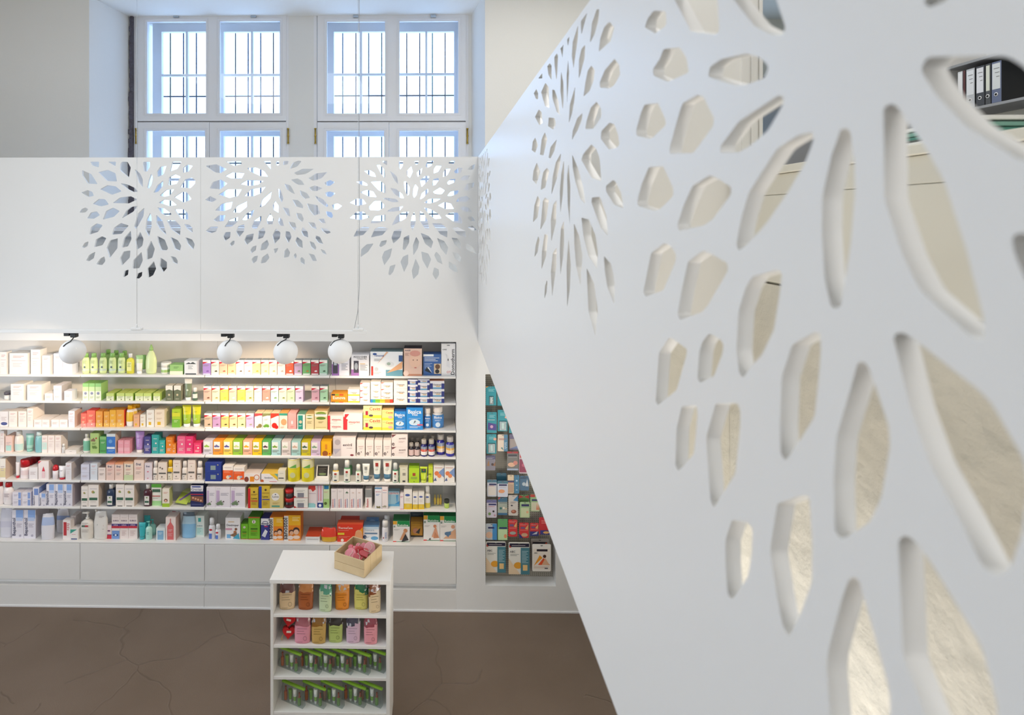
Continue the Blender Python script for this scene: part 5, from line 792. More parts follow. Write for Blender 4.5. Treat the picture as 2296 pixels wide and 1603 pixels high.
stack(5, 6, 1572, 1795, (925, 762, 600), 'f0ece4', 'square white carton with grey picture', 'r .25 .05 .72 .5 8a8a94;g .2 .8 .72 2 .08 a8a8a0;d 0 0 .2 .1 0 .2 b82a2c;r 0 0 1 .03 c04a44', dp=.1)
carton(5, 6, 1805, 1946, 565, 915, 'ecdfe0', 'white carton with red maple leaf', 'r 0 .84 .8 1 c84038;d .2 .88 .9 .86 .5 .72 c84038;r 0 0 .8 .16 8ac4c8;g .05 .85 .64 1 .04 a888a0;r .02 .04 .7 .2 9ccfd2', dp=.09); carton(5, 6, 1950, 2042, 562, 918, 'e6dce8', 'pink striped carton with navy square', 'r .1 .3 .3 1 e0a0ac;r .5 .3 .7 1 d88a9c;r 0 0 1 .22 2a3f84;o .45 .1 .26 f0f0f4', dp=.09); carton(5, 6, 2046, 2142, 562, 922, 'cfe0b4', 'green carton with blue head and olive picture', 'r .1 .84 .9 1 2a78a8;r 0 0 1 .4 a8cc80;o .35 .2 .26 5a6a38;g .1 .8 .72 2 .04 d8a8a0', dp=.09)
for i, (x0, x1) in enumerate(((150, 243), (245, 338), (340, 434), (436, 528), (530, 626))): carton(5, 9, x0, x1, 510, 812, 'efe6e6', 'slim white foot cream carton with red upright word', 'T .42 .04 .45 c83a48 GEHWOL;r .56 .06 .66 .5 8a94bc;'+('p .5 .78 .3 5a7a60' if i == 2 else 'o .5 .8 .2 d8c4bc .5' if i > 2 else 'g .2 .8 .88 2 .04 c8c0c4'), dp=.12, top='8a8486')
carton(5, 9, 667, 766, 520, 806, 'f0e8e4', 'white carton with grey translucent head', 'r 0 .58 1 1 8f9090;T .5 .05 .45 c04048 Balsam', dp=.06); carton(5, 9, 812, 919, 490, 822, 'ecebf0', 'white carton with herb drawing', 'r 0 .93 1 1 5a8ab4;t .1 .78 .8 b85a78 GEHWOL;g .15 .7 .68 2 .05 7a94c8;p .5 .06 .36 8a8460', dp=.09); carton(5, 9, 921, 1011, 484, 824, 'f0e6e6', 'tall white carton with thin herb drawing', 't .15 .84 .75 c8586a GEHWOL;g .1 .8 .74 1 .04 7a9ac8;p .4 .1 .4 a8a490', dp=.09)
carton(5, 9, 1015, 1188, 546, 785, '9cc6dc', 'pale blue foot bath carton', 'r .05 .78 .98 .92 e8eef4;t .1 .8 .84 c04a5c GEHWOL;d .7 .75 .85 .75 .78 .1 4aa0d8;d .5 .1 1 .35 .95 .05 3f98d4;r 0 0 1 .14 6ab0d8', dp=.05, dy=.06)
carton(5, 9, 1192, 1250, 598, 824, 'f2e8ea', 'very slim white carton', 'r 0 0 1 .03 c84a5a;g .1 .9 .86 2 .06 c87a94', dp=.07)
for x0, x1, y, n in ((1253, 1377, 530, 'broad'), (1384, 1466, 570, 'slim'), (1470, 1562, 565, 'second slim')): carton(5, 9, x0, x1, y, 823, 'f3eee6', n+' white carton with yellow base and blue oval', 'r 0 0 1 .3 ecc63a;o .45 .74 .3 4a5fa8 .5;g .2 .8 .55 3 .06 d8d0c8;r .3 .1 .7 .26 e8d060', dp=.08)
spr2 = bottle(5, 9, 1570, 1654, 478, 808, 'f0ece4', 'white spray bottle with blue oval', 'f4f1ea', 'S', lab=[(.02, .35, 'e8d45a')], deco='o .45 .52 .3 4a5fa8 .5')
g = place(5, 9, 1684, 1842, 478, 778); root = empty('clear_gift_bag', (g['x'], g['Y']+.03, g['z0']+.0008)); W = g['w']
b = MB(); b.box(-W/2, W/2, -.03, .04, 0, g['h']-.004); b.build('clear_bag', M['clear'], root)
for dx, c in ((-.25, 'ecc840'), (.05, 'f0d048'), (.3, 'e8b93c')): b = MB(); b.lathe([(.009, .001), (.010, .004), (.010, .05), (.004, .058), (.004, .08)], 12, dx*W, 0, col=c); b.build('vial', M['plastic'], root)
done(root, g, 'clear bag holding yellow vials', 'gift bag', 'clear_gift_bag')
bottle(5, 9, 1864, 1944, 690, 812, 'b4cc60', 'tiny green jar with black lid', '30342c', 'J')
# ---- counter ledge
pouch(6, 3, -20, 128, 655, 978, 'dcdce8', 'crumpled grey white refill bag with pink edge', m_='plastic', bands=[(.3, .6, 'cfcfe0')])
for x, n in ((134, 'first'), (268, 'second')): carton(6, 3, x, x+132, 665, 984, 'e7e4ee', n+' large white and blue lotion carton', BP.replace('.62 .9 1 8f', '.7 .96 1 8f')+'T .3 .1 .62 4a4a66 Bepanthol', dp=.17, side='cfc8d0')
pouch(6, 3, 450, 592, 718, 1003, 'e9e7ee', 'white refill pouch with pale blue print', bands=[(.6, .85, 'b8c8ea')], rz=.15); pouch(6, 3, 615, 765, 668, 990, 'e4e2e8', 'larger white refill pouch with blue flash', bands=[(.55, .7, 'a4b8e4')], cap='f4f4f4', dy=.12)
carton(6, 3, 700, 792, 780, 995, 'f1e8e6', 'white carton with red lettering block', 'r .1 .2 .5 .9 c43c44;g .56 .9 .8 4 .1 c86a6a', dp=.045, rz=-.1); carton(6, 3, 795, 850, 730, 990, 'eadfdc', 'narrow white carton with red panel', 'r .1 .3 .5 .9 b83a40', dp=.08, dy=.11)
carton(6, 3, 787, 872, 882, 1000, 'f2ece8', 'small white carton with green corner', 'd 0 1 .9 1 0 .6 4aa896;g .2 .7 .5 1 .1 d88a98;r .1 .04 .9 .14 3a4a84', dp=.08)
SM = 'g .25 .75 .6 2 .04 a89a98;r .25 .47 .5 .53 4a6a58;r .5 .47 .75 .53 b83a44;g .25 .8 .36 3 .04 b8b0a8'
bottle(6, 3, 878, 1024, 692, 1000, 'e9e4dc', 'big white pump soap bottle', 'eeeae2', 'P', deco=SM); pouch(6, 3, 1030, 1196, 690, 1000, 'e6e2dc', 'white soap refill pouch with clear corner', cap='f4f2ec', deco=SM.replace('.6 2', '.8 2'), rz=-.05)
carton(6, 3, 1190, 1247, 838, 988, 'f0dada', 'small white and red carton', 'o .5 .6 .3 7a3a6a .5;r 0 0 1 .3 c83044;r 0 .3 1 .34 4a5a9a', dp=.09)
for x, w, n in ((1250, 92, 'blue eye'), (1343, 92, 'plain base'), (1437, 100, 'plain wide base')): carton(6, 3, x, x+w, 715, 988, 'efe2de', 'urea lotion carton with '+n, 'g .2 .8 .86 1 .03 c8b0b0;t .16 .72 .7 6a4a78 EUBOS;r 0 .53 1 .62 44347c;r 0 .44 1 .53 c8384a;t .2 .54 .6 d8c8e0 UREA;'+('r .05 0 .95 .34 7a9cd4;o .5 .16 .34 2f5490 .45;o .5 .16 .12 e8eef4' if x == 1250 else 'g .2 .8 .32 4 .06 d8c0bc'), dp=.1)
bottle(6, 3, 1543, 1622, 815, 1000, '40b4bc', 'turquoise tube', '3aa8b0', 'T', deco='g .3 .7 .8 1 .05 2a6a80'); bottle(6, 3, 1618, 1692, 790, 1003, 'b8e4d8', 'mint pump bottle', '7acfc4', 'P', deco='g .3 .7 .4 3 .05 6aa8a0'); bottle(6, 3, 1660, 1735, 770, 990, '9ed8cc', 'mint pump bottle in the row behind', '48bcb8', 'P', dy=.1)
bottle(6, 3, 1600, 1675, 735, 985, '44b8c0', 'turquoise tube in the row behind', '3aa8b0', 'T', dy=.12)
carton(6, 3, 1748, 1848, 868, 1006, 'e4ecec', 'small white carton with blue jar picture', 'r .14 .06 .82 .8 8ab8d8;g .25 .7 .6 2 .1 dcecf6', dp=.07); carton(6, 3, 1853, 1966, 748, 1008, 'f0e0da', 'white carton with coral bottle picture', 'r .16 .04 .8 .62 e07070;d .16 .62 .8 .62 .48 .82 e07070;r .44 .8 .52 .95 d86a6a;g .28 .68 .46 2 .05 f6d0cc;g .25 .7 .3 3 .05 f0b4b0', dp=.09, side='d8b4a8')
pouch(6, 3, 2015, 2185, 708, 985, 'b4d4e6', 'clear blue refill pouch', m_='foil', bands=[(0, .55, '8abfe4'), (.85, 1.1, '5a6a78')]); pouch(6, 3, 1905, 2012, 690, 985, 'd8dada', 'clear pouch with dark red tip', m_='foil', dy=.15, bands=[(.85, 1.1, '9a3a44')], nm='clear_pouch')
carton(6, 3, 2188, 2286, 730, 968, 'e4ece4', 'white carton with mint lower print', 'r .3 .72 .62 .9 4ab0a8;t .2 .5 .6 3a7a88 EUBOS;r .1 .1 .9 .45 c4e4dc;g .2 .7 .4 4 .07 8ac0b8', dp=.1)
for x0, x1, y, n, r_ in ((190, 292, 1095, 'tall white spray with red seal', 'a'), (296, 386, 1195, 'short white spray with red seal', 'b')): bottle(6, 6, x0, x1, y, 1430, 'ecebee', n, 'f2f1f2', 'S', deco='r .15 .03 .6 .28 5a7ac8;o .42 .46 .26 c43040 .6', sy=.7)
carton(6, 6, 468, 706, 1082, 1430, 'f2eeee', 'white dextrose carton with children', 'r .2 .8 .6 .83 d8b06a;t .08 .62 .84 4a4654 Dextropur;r .02 .44 .45 .52 d89ab0;r .1 .06 .36 .24 7ab4e0;o .72 .48 .09 8a5a40;o .66 .34 .11 b87a54;d .3 .2 .75 .35 .9 .04 8a6a50;d .5 .05 .9 .3 .98 .02 4aa8c4', dp=.1)
TO = 'o .48 .78 .16 f0e8d8;r .44 .72 .5 .84 4a3a5a;g .25 .75 .6 1 .03 4a6a20;r .2 .44 .8 .5 3f6a1c;r .22 .36 .78 .39 a86a2a;g .2 .8 .28 3 .05 5a8a24;r 0 0 1 .03 c05a34;'
carton(6, 6, 718, 834, 1180, 1425, '74b82c', 'small green cough syrup carton', TO, dp=.09, top='58901f'); carton(6, 6, 838, 1024, 1065, 1430, '76b92e', 'tall green cough syrup carton with red rim', TO+'r 0 .95 1 1 c8583c', dp=.1, top='4f8a22')
carton(6, 6, 1040, 1180, 1092, 1438, '3a3f8c', 'navy carton with white head', 'r 0 .7 1 1 f0eef2;o .5 .8 .36 8a8aa4 .6;o .5 .76 .3 f0eef2 .7;r .06 .72 .9 .78 6a6a80;r .4 .6 .8 .66 b83a6a;d .1 .2 .5 .5 .8 .4 e8e8ec;d .1 .2 .5 .12 .8 .4 d8dae4', dp=.1)
SA = 'r .28 .6 1 1 f0b42a;g .5 .95 .9 3 .06 f8e0a0;r .3 0 1 .08 f0a04c;o .44 .34 .14 5a3c34;o .46 .3 .12 e8b490;o .74 .4 .2 4a3430;o .74 .34 .16 f0c4a4;o .4 .12 .16 ecdcd4 .8;o .75 .14 .22 f2d8c4 .5;T .2 .04 .86 2c2834 sanostol'
carton(6, 6, 1184, 1400, 1070, 1442, 'ee8a2e', 'orange syrup carton with children, smaller', 'r 0 0 .26 .97 f5f0ea;'+SA, dp=.09); carton(6, 6, 1412, 1680, 1040, 1447, 'f08c2c', 'orange syrup carton with children, larger', 'r 0 0 .26 .97 f5f0ea;'+SA, dp=.1)
carton(6, 6, 1758, 1985, 1385, 1476, 'f0eeec', 'low white carton with red printed top', 'g .1 .9 .5 1 .2 b8b4b4', dp=.15, top='d8502c'); 
pouch(6, 6, 1990, 2265, 1270, 1478, 'e03a24', 'plump red and yellow heat pack bag', bands=[(0, .3, 'd8a82a'), (.3, .45, 'e8c840')], T=.06, nm='heat_pack_bag', m_='foil')
TC = 'd .45 0 1 0 1 .85 f0a02c;o .84 .5 .13 e8b88c;o .84 .3 .16 e8a878 1.4;t .04 .74 .56 f8ece4 ThermaCare;g .06 .45 .64 1 .04 f0b0a0;r .02 .4 .28 .52 e8d03c;g .06 .5 .3 2 .06 f0907c;o .2 .1 .06 f4e8d8'
gA = carton(6, 9, 243, 632, 1048, 1316, 'e0402a', 'large red heat wrap carton', TC, dp=.07, top='e8603a'); carton(6, 9, 290, 570, 985, 1300, 'c83a2c', 'red heat wrap carton standing behind', 't .06 .82 .7 f0d0c8 ThermaCare', dy=gA['Y']-D+.075, dp=.07)
carton(6, 9, 637, 876, 1088, 1306, 'f0f0f2', 'white nasal strip carton with blue drawing', 'r 0 .84 1 1 c8dcea;t .1 .72 .6 a8c0d4 Nexcare;r .08 .5 .9 .6 6a88a8;o .72 .22 .24 6aacd8 .5;o .1 .3 .12 3a4a6a;g .1 .4 .3 2 .06 a8b8c8', dp=.09, top='6a9ac8'); carton(6, 9, 680, 870, 985, 1295, '5f94d0', 'blue carton standing behind the nasal strips', 'o .5 .8 .3 8ab4e0', dy=.15, dp=.05)
bottle(6, 9, 918, 1014, 1008, 1322, 'e8e6ea', 'white aerosol can with small red cross', 'f2efec', 'A', deco='r .2 .18 .34 .25 a82a34;g .5 .85 .45 6 .05 7a94c8'); bottle(6, 9, 950, 1040, 930, 1310, 'd8d8dc', 'white aerosol can standing behind', 'd8dce0', 'A', dy=.12)
RT = 'r .26 .74 1 1 1f8a4c;r .26 .7 1 .74 f2f2f0;t .3 .76 .62 f0f4f0 Ratioline;r 0 .84 .24 1 e0a83a;r .03 .7 .14 .78 8a9a90;r 0 0 1 .02 2f7a4c;r 0 0 .2 .04 d83a34;g .06 .4 .6 2 .04 b8b4b0;'
carton(6, 9, 1088, 1340, 1000, 1316, 'ece9e6', 'green and white plaster carton with crouching model', RT+'o .75 .55 .12 c88a60 1;d .4 .1 .7 .6 .85 .1 d09a74;d .5 .0 .95 .1 .75 .4 3a3a40', dp=.11, top='1f8048'); stack(6, 9, 1358, 1540, (1212, 1010), 'c8923a', 'dark gold support carton further back', 'r 0 .7 1 1 b88a2c;r 0 0 1 .1 2a2a2c;o .4 .4 .24 c88a6a;d .4 .3 .8 .6 .7 .2 3a3a3c;g .1 .9 .9 1 .06 6a4a1a', dp=.08, dy=.12)
carton(6, 9, 1350, 1545, 870, 1212, '3a4a58', 'dark blue carton standing behind the gold one', 'g .2 .8 .9 2 .05 6a7a8a', dy=.205, dp=.03)
carton(6, 9, 1550, 1798, 915, 1296, 'ebe8e4', 'green and white plaster carton with seated model', RT+'o .7 .58 .1 d08a68;d .5 .15 .75 .6 .95 .12 dca080;d .6 .1 .98 .12 .7 .35 c88864;d .3 .04 .45 .04 .42 .12 4a4a50', dp=.12, top='1d7a44'); carton(6, 9, 1800, 2046, 925, 1302, 'e9e4de', 'green and white support carton with lying model', RT+'d .2 .1 .95 .5 1 .1 d8a884;o .8 .58 .12 d8a080;d .3 .35 .7 .4 .5 .15 5a7a9a;o .48 .3 .2 5a7a9a .6', dp=.12, top='1d7a44')
# ---- labels: the look first, then the place within alike ones
def ordn(i, n):
    if n == 2: return ('first', 'second')[i]+' of two'
    return ['first', 'second', 'third', 'fourth', 'fifth', 'sixth', 'seventh', 'eighth', 'ninth', 'tenth'][i]+' of '+['', '', 'two', 'three', 'four', 'five', 'six', 'seven', 'eight', 'nine', 'ten'][n]+' along'
LOG = [g for g in LOG if g]
bk_ = {}
for g in LOG: bk_.setdefault((g['desc'], g.get('pos', '')), []).append(g)
grp = {}
for (d_, p_), gs in bk_.items():
    gs.sort(key=lambda g: (g['row'], g['xm'])); n = len(gs)
    for i, g in enumerate(gs):
        s = d_+p_; w = len(s.split())
        if n > 1: s += ', '+ordn(i, n)
        for tail in (', '+ROWN[g['row']]+' of the '+BAYN[g['bay']], ', '+ROWN[g['row']], ''):
            if len((s+tail).split()) <= 16: s += tail; break
        tag(g['root'], s[0].lower()+s[1:], g['cat'], 'products on the '+ROWN[g['row']])
# ================================================================ NICHE: HANGING PACKS ON HOOKS
def pack(x0, y0, x1, y1, K_, col, desc, deco, dist=.0, blister=None, T=.006, hook=True):
    ox, oy, s = K_; Y = D+.02+dist
    a = onY(ox+x0/s, oy+y0/s, Y); c = onY(ox+x1/s, oy+y1/s, Y); xl, xr = a.x, c.x; xr = min(xr, XN1-.004); xl = max(xl, XN0+.003); W = (xr-xl)*.97; H = a.z-c.z
    root = empty('hanging_pack', ((xl+xr)/2, Y, a.z)); b = MB(); h2 = H
    # card with a hang slot: a slot cut as a separate dark notch and chamfered corners
    e = min(.006, W*.1); P = [(-W/2+e, 0), (W/2-e, 0), (W/2, -e), (W/2, -h2+e), (W/2-e, -h2), (-W/2+e, -h2), (-W/2, -h2+e), (-W/2, -e)]
    n = len(P); V = [(x, 0, z) for x, z in P]+[(x, T*.4, z) for x, z in P]
    b.add(V, [tuple(range(n-1, -1, -1)), tuple(range(n, 2*n))]+[(i, (i+1) % n, (i+1) % n+n, i+n) for i in range(n)], col)
    t = MB(); dec(t, W, H, deco+';o .5 .955 .07 333333 .35'); t.xform(Matrix.Translation((0, -.0004, -H))); b.v += []; o_ = len(b.v); b.v += t.v; b.f += [[i+o_ for i in f] for f in t.f]; b.c += t.c; b.m += t.m; b.sm += t.sm
    b.build('card', M['card'], root)
    if blister:
        u0, v0, u1, v1, bc = blister; q_ = MB(); X0, X1, Z0, Z1 = W*(u0-.5), W*(u1-.5), -H+H*v0, -H+H*v1; i = .004
        q_.add([(X0, -.001, Z0), (X1, -.001, Z0), (X1, -.001, Z1), (X0, -.001, Z1), (X0+i, -.014, Z0+i), (X1-i, -.014, Z0+i), (X1-i, -.014, Z1-i), (X0+i, -.014, Z1-i)], [(4, 5, 6, 7), (0, 1, 5, 4), (1, 2, 6, 5), (2, 3, 7, 6), (3, 0, 4, 7)])
        q_.build('blister', M['clear'], root)
        k = MB(); k.bbox(X0+.35*(X1-X0), X0+.65*(X1-X0), -.009, -.002, Z0+.2*(Z1-Z0), Z0+.8*(Z1-Z0), .002, bc); k.build('item', M['card'], root)
    YH = YP-Y if hook else .012; hk = MB(); hk.tube([(-.006, YH, -.006), (-.006, -.012, -.006), (-.006, -.018, -.001)], .0011, 5); hk.tube([(.006, YH, -.006), (.006, -.012, -.006), (.006, -.018, -.001)], .0011, 5); hk.tube([(-.006, -.018, -.001), (.006, -.018, -.001)], .0011, 5)
    hk.build('hook', M['steel'], root)
    tag(root, desc, 'hanging pack', 'hanging packs on the pegboard'); return root
K4_, K5_ = (1070, 820, 6.167), (1070, 1040, 5.343)
TE = 'r 0 0 1 1 1c9aa8;g .25 .85 .84 3 .05 9adce0;'
pack(118, 285, 266, 548, K4_, '17808e', 'teal pack with orange corner, topmost on the pegboard', TE+'d 0 .93 .3 1 0 1 e09a3a;r .3 .05 .75 .5 2a6a74;g .4 .7 .4 4 .08 c8e4e4', 0, (.3, .05, .75, .5, 'c8d8d8'))
pack(277, 285, 420, 552, K4_, '1f9fb0', 'teal pack mostly hidden by the side screen, top row', TE, .01)
pack(132, 640, 272, 928, K4_, '1a97a6', 'teal pack with violet slanted square', TE+'d .08 .15 .12 .5 .95 .42 4a3c94;d .08 .15 .95 .42 .95 .12 4a3c94;o .48 .3 .16 d8a8c8 1;g .1 .8 .62 1 .05 e8e8e0', .0)
pack(282, 610, 420, 905, K4_, '1d96a4', 'teal pack with clear window and peach picture', TE+'o .88 .66 .16 f0b8a0 .8;r .12 .04 .92 .5 147482', .0, (.12, .04, .92, .5, '8fc8c4'))
pack(438, 640, 575, 930, K4_, '28a0b4', 'bright teal pack half behind the side screen edge', TE, .01)
pack(127, 945, 266, 1215, K4_, '17808e', 'dark teal pack with clear window, below the violet square', TE+'o .85 .75 .16 e8b49c .9;r .12 .05 .9 .55 12626e', .0, (.12, .05, .9, .55, '7ab8b4'))
pack(281, 950, 424, 1183, K4_, 'f0dcc8', 'half cream and half blue pack', 'r .62 0 1 1 4a86a8;g .1 .9 .74 2 .06 a85a5a;g .68 .92 .5 6 .07 d0e0ec;d .3 .2 .45 .25 .6 .05 4a8a8a', .0)
pack(442, 945, 575, 1165, K4_, '6a6484', 'purple grey pack with sand coloured window', 'r .05 .1 .95 .7 a89c98;d .1 .1 1 .1 1 .3 6a80b0;d .7 .7 1 .7 1 .4 b8885a', .01)
pack(118, 1240, 252, 1445, K4_, '58567c', 'dark purple pack with brown foot picture', 'r 0 0 1 .75 8c8894;d .1 .3 .3 .7 .4 .3 a87c54;o .7 .4 .14 4a3430;d .75 .3 1 .6 1 .3 9a6c4c;g .1 .9 .84 2 .06 c4c0d0', .0)
pack(411, 1185, 568, 1445, K4_, '7c7a78', 'grey pack with red head and hand picture', 'r 0 .9 1 1 b03038;r .1 .74 .9 .84 3a3c48;g .12 .9 .7 1 .04 e0e0e4;o .4 .3 .34 e8b898 .6;o .75 .4 .2 d88a7c 1;r 0 0 1 .1 a8b4c8', .0)
pack(575, 1200, 705, 1490, K4_, 'd8c4cc', 'crimson patterned pack beside the screen edge', 'r .05 .06 .95 .68 9c3a5c;o .5 .4 .2 c4607c;r .1 .76 .6 .98 d83038', .01)
pack(118, 190, 236, 392, K5_, 'ccd0dc', 'pale pack with faint hand under a blue head', 'r 0 .84 1 1 4a7a90;r .2 .68 .95 .78 2e3060;r .1 .08 .9 .62 ddd4cc;g .2 .7 .64 1 .04 c83848', .0)
pack(240, 205, 370, 396, K5_, 'd4d6e2', 'white pack with orange hand picture below deep blue packs', 'r 0 .84 1 1 44788c;r .15 .7 .9 .8 2e3060;o .4 .36 .3 e8a070 .6;g .2 .8 .6 1 .04 b0a8a8', -.005, hook=False)
pack(230, 108, 352, 250, K5_, '3a7088', 'dark blue pack behind the orange hand pack', '', .05)
pack(363, 132, 440, 355, K5_, 'e6cfae', 'cream pack with red word', 'r 0 .6 1 .7 3a3a6a;g .1 .9 .56 1 .05 d04048;r .1 .05 .9 .5 c0a088', .0)
pack(442, 135, 504, 355, K5_, '3f80a4', 'narrow blue pack with white curves', 'o .5 .7 .2 a8c8dc;o .5 .46 .2 a8c8dc .5;o .5 .2 .2 a8c8dc .5', .0)
pack(508, 145, 622, 320, K5_, '4c7290', 'blue grey pack with silver clips', 'o .45 .45 .2 c0ccd4;d .6 .3 .8 .8 .95 .3 d8dee4;g .05 .9 .88 2 .05 2c3a54', .005)
pack(110, 430, 235, 645, K5_, 'cfc9d6', 'lilac pack with small dark figure print', 'r 0 .84 1 1 6a6a9c;r .2 .7 .95 .79 33346a;o .3 .22 .14 7a9a5c;o .68 .36 .1 2a2628;o .8 .14 .1 c89aa8;g .2 .8 .62 1 .04 c84048', .0)
pack(246, 400, 362, 612, K5_, 'a8b0a4', 'grey green pack with small pictures', 'r 0 .74 1 1 3e6c88;r 0 0 1 .12 3e6c90;g .15 .95 .68 1 .06 2c3058;o .3 .38 .13 3a7a74;o .62 .4 .13 e6dcc8;o .85 .36 .1 d8c0a0;d .05 .85 .3 1 .05 1 c84a40', .0)
pack(372, 375, 490, 620, K5_, 'd0c8c0', 'beige pack with brown coils', 'o .55 .2 .28 9a5a44 .7;o .5 .22 .14 c88a70 .7;d .5 .75 1 1 1 .7 3f84b4;o .35 .5 .12 3a3a44 .6;g .2 .8 .66 2 .05 a89a94', .0)
pack(510, 455, 632, 645, K5_, 'a8c894', 'green pack with cream window, in front of red headed ones', 'r .15 .72 .92 .86 2e3060;r .1 .04 .9 .62 ccd4a8;o .75 .36 .13 e4b088 1', -.006, hook=False)
pack(500, 372, 622, 480, K5_, '7caf70', 'green pack with red and black bow behind', 'd 0 1 .5 .8 0 .6 c83a34;d 1 1 .5 .8 1 .6 c83a34;g .1 .9 .3 2 .12 3a4438', .04)
pack(635, 365, 752, 570, K5_, '9cc08c', 'green pack with toe picture', 'r 0 .84 .5 1 c04038;r .15 .62 .95 .72 33346a;r .1 .04 .95 .55 d4d0b4;d .6 .1 .7 .5 .8 .1 d88a6c;d .76 .1 .86 .45 .96 .1 d88a6c', .0)
pack(102, 715, 238, 910, K5_, 'c4ccd4', 'pale blue pack with skin tone patch', 'r .6 0 1 1 4a90c8;o .3 .3 .3 e4bca0 1;r .2 .7 .75 .8 2e3468;g .1 .6 .6 2 .05 a8b0b8', .0)
pack(244, 660, 366, 915, K5_, '7ac07c', 'light green pack with peach petal picture', 'r 0 .64 1 1 63a868;r .15 .54 .95 .62 2e3468;r .04 .02 .96 .52 c8e0b0;o .78 .2 .16 e89a70 1.3', .0)
for x0, y0, x1, y1, n, e in ((371, 668, 482, 872, 'red pack with grey pad picture', 'o .5 .22 .36 a8aca4 .5'), (501, 705, 619, 886, 'red pack with beige pad picture', 'o .55 .2 .34 d0a888 .6;d 0 .3 0 0 .4 0 3a3a80'), (631, 708, 736, 862, 'red and blue pack with slim silver pad', 'r 0 0 1 .35 34387c;d .2 .1 .9 .38 .8 .14 c0c4cc')):
    pack(x0, y0, x1, y1, K5_, 'd83a3c', n, 'g .1 .9 .9 2 .06 f0948c;r .15 .6 .6 .74 7a5a80;d .6 .6 .95 .9 .9 .55 e0b070;g .1 .9 .5 1 .05 f0a8a0;'+e, .0)
pack(738, 640, 885, 846, K5_, 'c82e38', 'deep red pack cut by the side screen edge', 'g .2 .9 .8 3 .08 f08a84;r .1 .0 1 .25 3c3c84;o .6 .12 .26 e8b068 .4', .0)
NP = 'r .05 .86 .98 .97 23203a;g .15 .8 .9 1 .03 f0e8e8;d .03 .84 .03 .93 .14 .84 c84a3a;t .06 .68 .26 4a4c58 ABC;g .08 .5 .62 2 .04 a8a8a4;d 0 0 .55 0 0 .5 ecd2b0;o .45 .28 .2 eba63a .8;r .58 0 1 .84 4e8492;g .64 .94 .72 9 .045 b4d0d6;r .68 .12 .9 .3 eec88a'
pack(94, 930, 345, 1300, K5_, 'eceae2', 'large plaster pack touching the niche edge', NP, .0, T=.01)
pack(372, 940, 630, 1322, K5_, 'f0ede4', 'large plaster pack in the middle of the bottom row', NP, -.006, T=.01)
pack(640, 895, 862, 1290, K5_, 'a29a94', 'grey plaster pack behind the one with the seated figure', 'r .1 .82 .9 .9 3a3640;o .85 .86 .05 d05a3a', .045, T=.008)
pack(656, 962, 886, 1288, K5_, 'f4efe8', 'white plaster pack with seated figure and orange shapes', 'r .06 .08 .94 .84 f0e6da;r .24 .74 .82 .82 2a2430;d .08 .2 .4 .6 .55 .5 f0a030;d .3 .24 .6 .5 .95 .24 e85a30;o .66 .56 .09 4a3028 1;d .5 .24 .7 .5 .92 .24 e4b490;t .1 .66 .18 3a3c48 ABC;g .08 .9 .17 2 .035 d0b8a8;r .66 .1 .84 .14 5a5a64', .0, T=.01, hook=False)
# ================================================================ DISPLAY STAND
zst = onY(740, 1301, 3.46).z; YS0 = 3.46
sx0, sx1 = onY(604.5, 1301, YS0).x, onY(875.5, 1301, YS0).x; ysb = onZ(760, 1234.2, zst).y
root = empty('display_stand', ((sx0+sx1)/2, YS0, 0)); tag(root, 'white open shelf stand with a wooden crate on top', 'display stand')
def ch(bm, n, m_='shelf'): return child(bm, n, M[m_], root)
root.matrix_world = Matrix.Translation(root.location)
b = MB(); b.bbox(sx0, sx1, YS0, ysb, zst-.024, zst, .0015); ch(b, 'top')
rows_ = [(1378.5,), (1447.5,), (1518.5,), (1598,)]; zsh = [onY(740, r[0], YS0+.004).z for r in rows_]; zsh.append(zsh[-1]-.19)
for xa_, xb_ in ((sx0+.004, sx0+.022), (sx1-.026, sx1-.004)): b = MB(); b.bbox(xa_, xb_, YS0+.003, ysb-.003, 0, zst-.0245, .001); ch(b, 'side_panel')
for z in zsh: b = MB(); b.bbox(sx0+.0225, sx1-.0265, YS0+.004, ysb-.02, z-.018, z, .001); ch(b, 'shelf')
b = MB(); b.box(sx0+.0225, sx1-.0265, ysb-.018, ysb-.005, .02, zst-.025); ch(b, 'back_panel')
b = MB(); b.box(sx0+.0225, sx1-.0265, YS0+.03, YS0+.045, 0, zsh[4]-.02); ch(b, 'plinth', 'plinth')
KA, KB = (590, 1190, 6.971), (590, 1370, 6.881)
def sp(K_, x0, x1, yt, yb, z, Yd=None):
    ox, oy, s = K_; xm = ox+(x0+x1)/2/s; Y = onZ(xm, oy+yb/s, z).y if Yd is None else Yd; Y = min(max(Y, YS0+.012), ysb-.1)
    a, c = onY(ox+x0/s, oy+yb/s, Y), onY(ox+x1/s, oy+yb/s, Y); return (a.x+c.x)/2, Y, c.x-a.x, onY(xm, oy+yt/s, Y).z-z
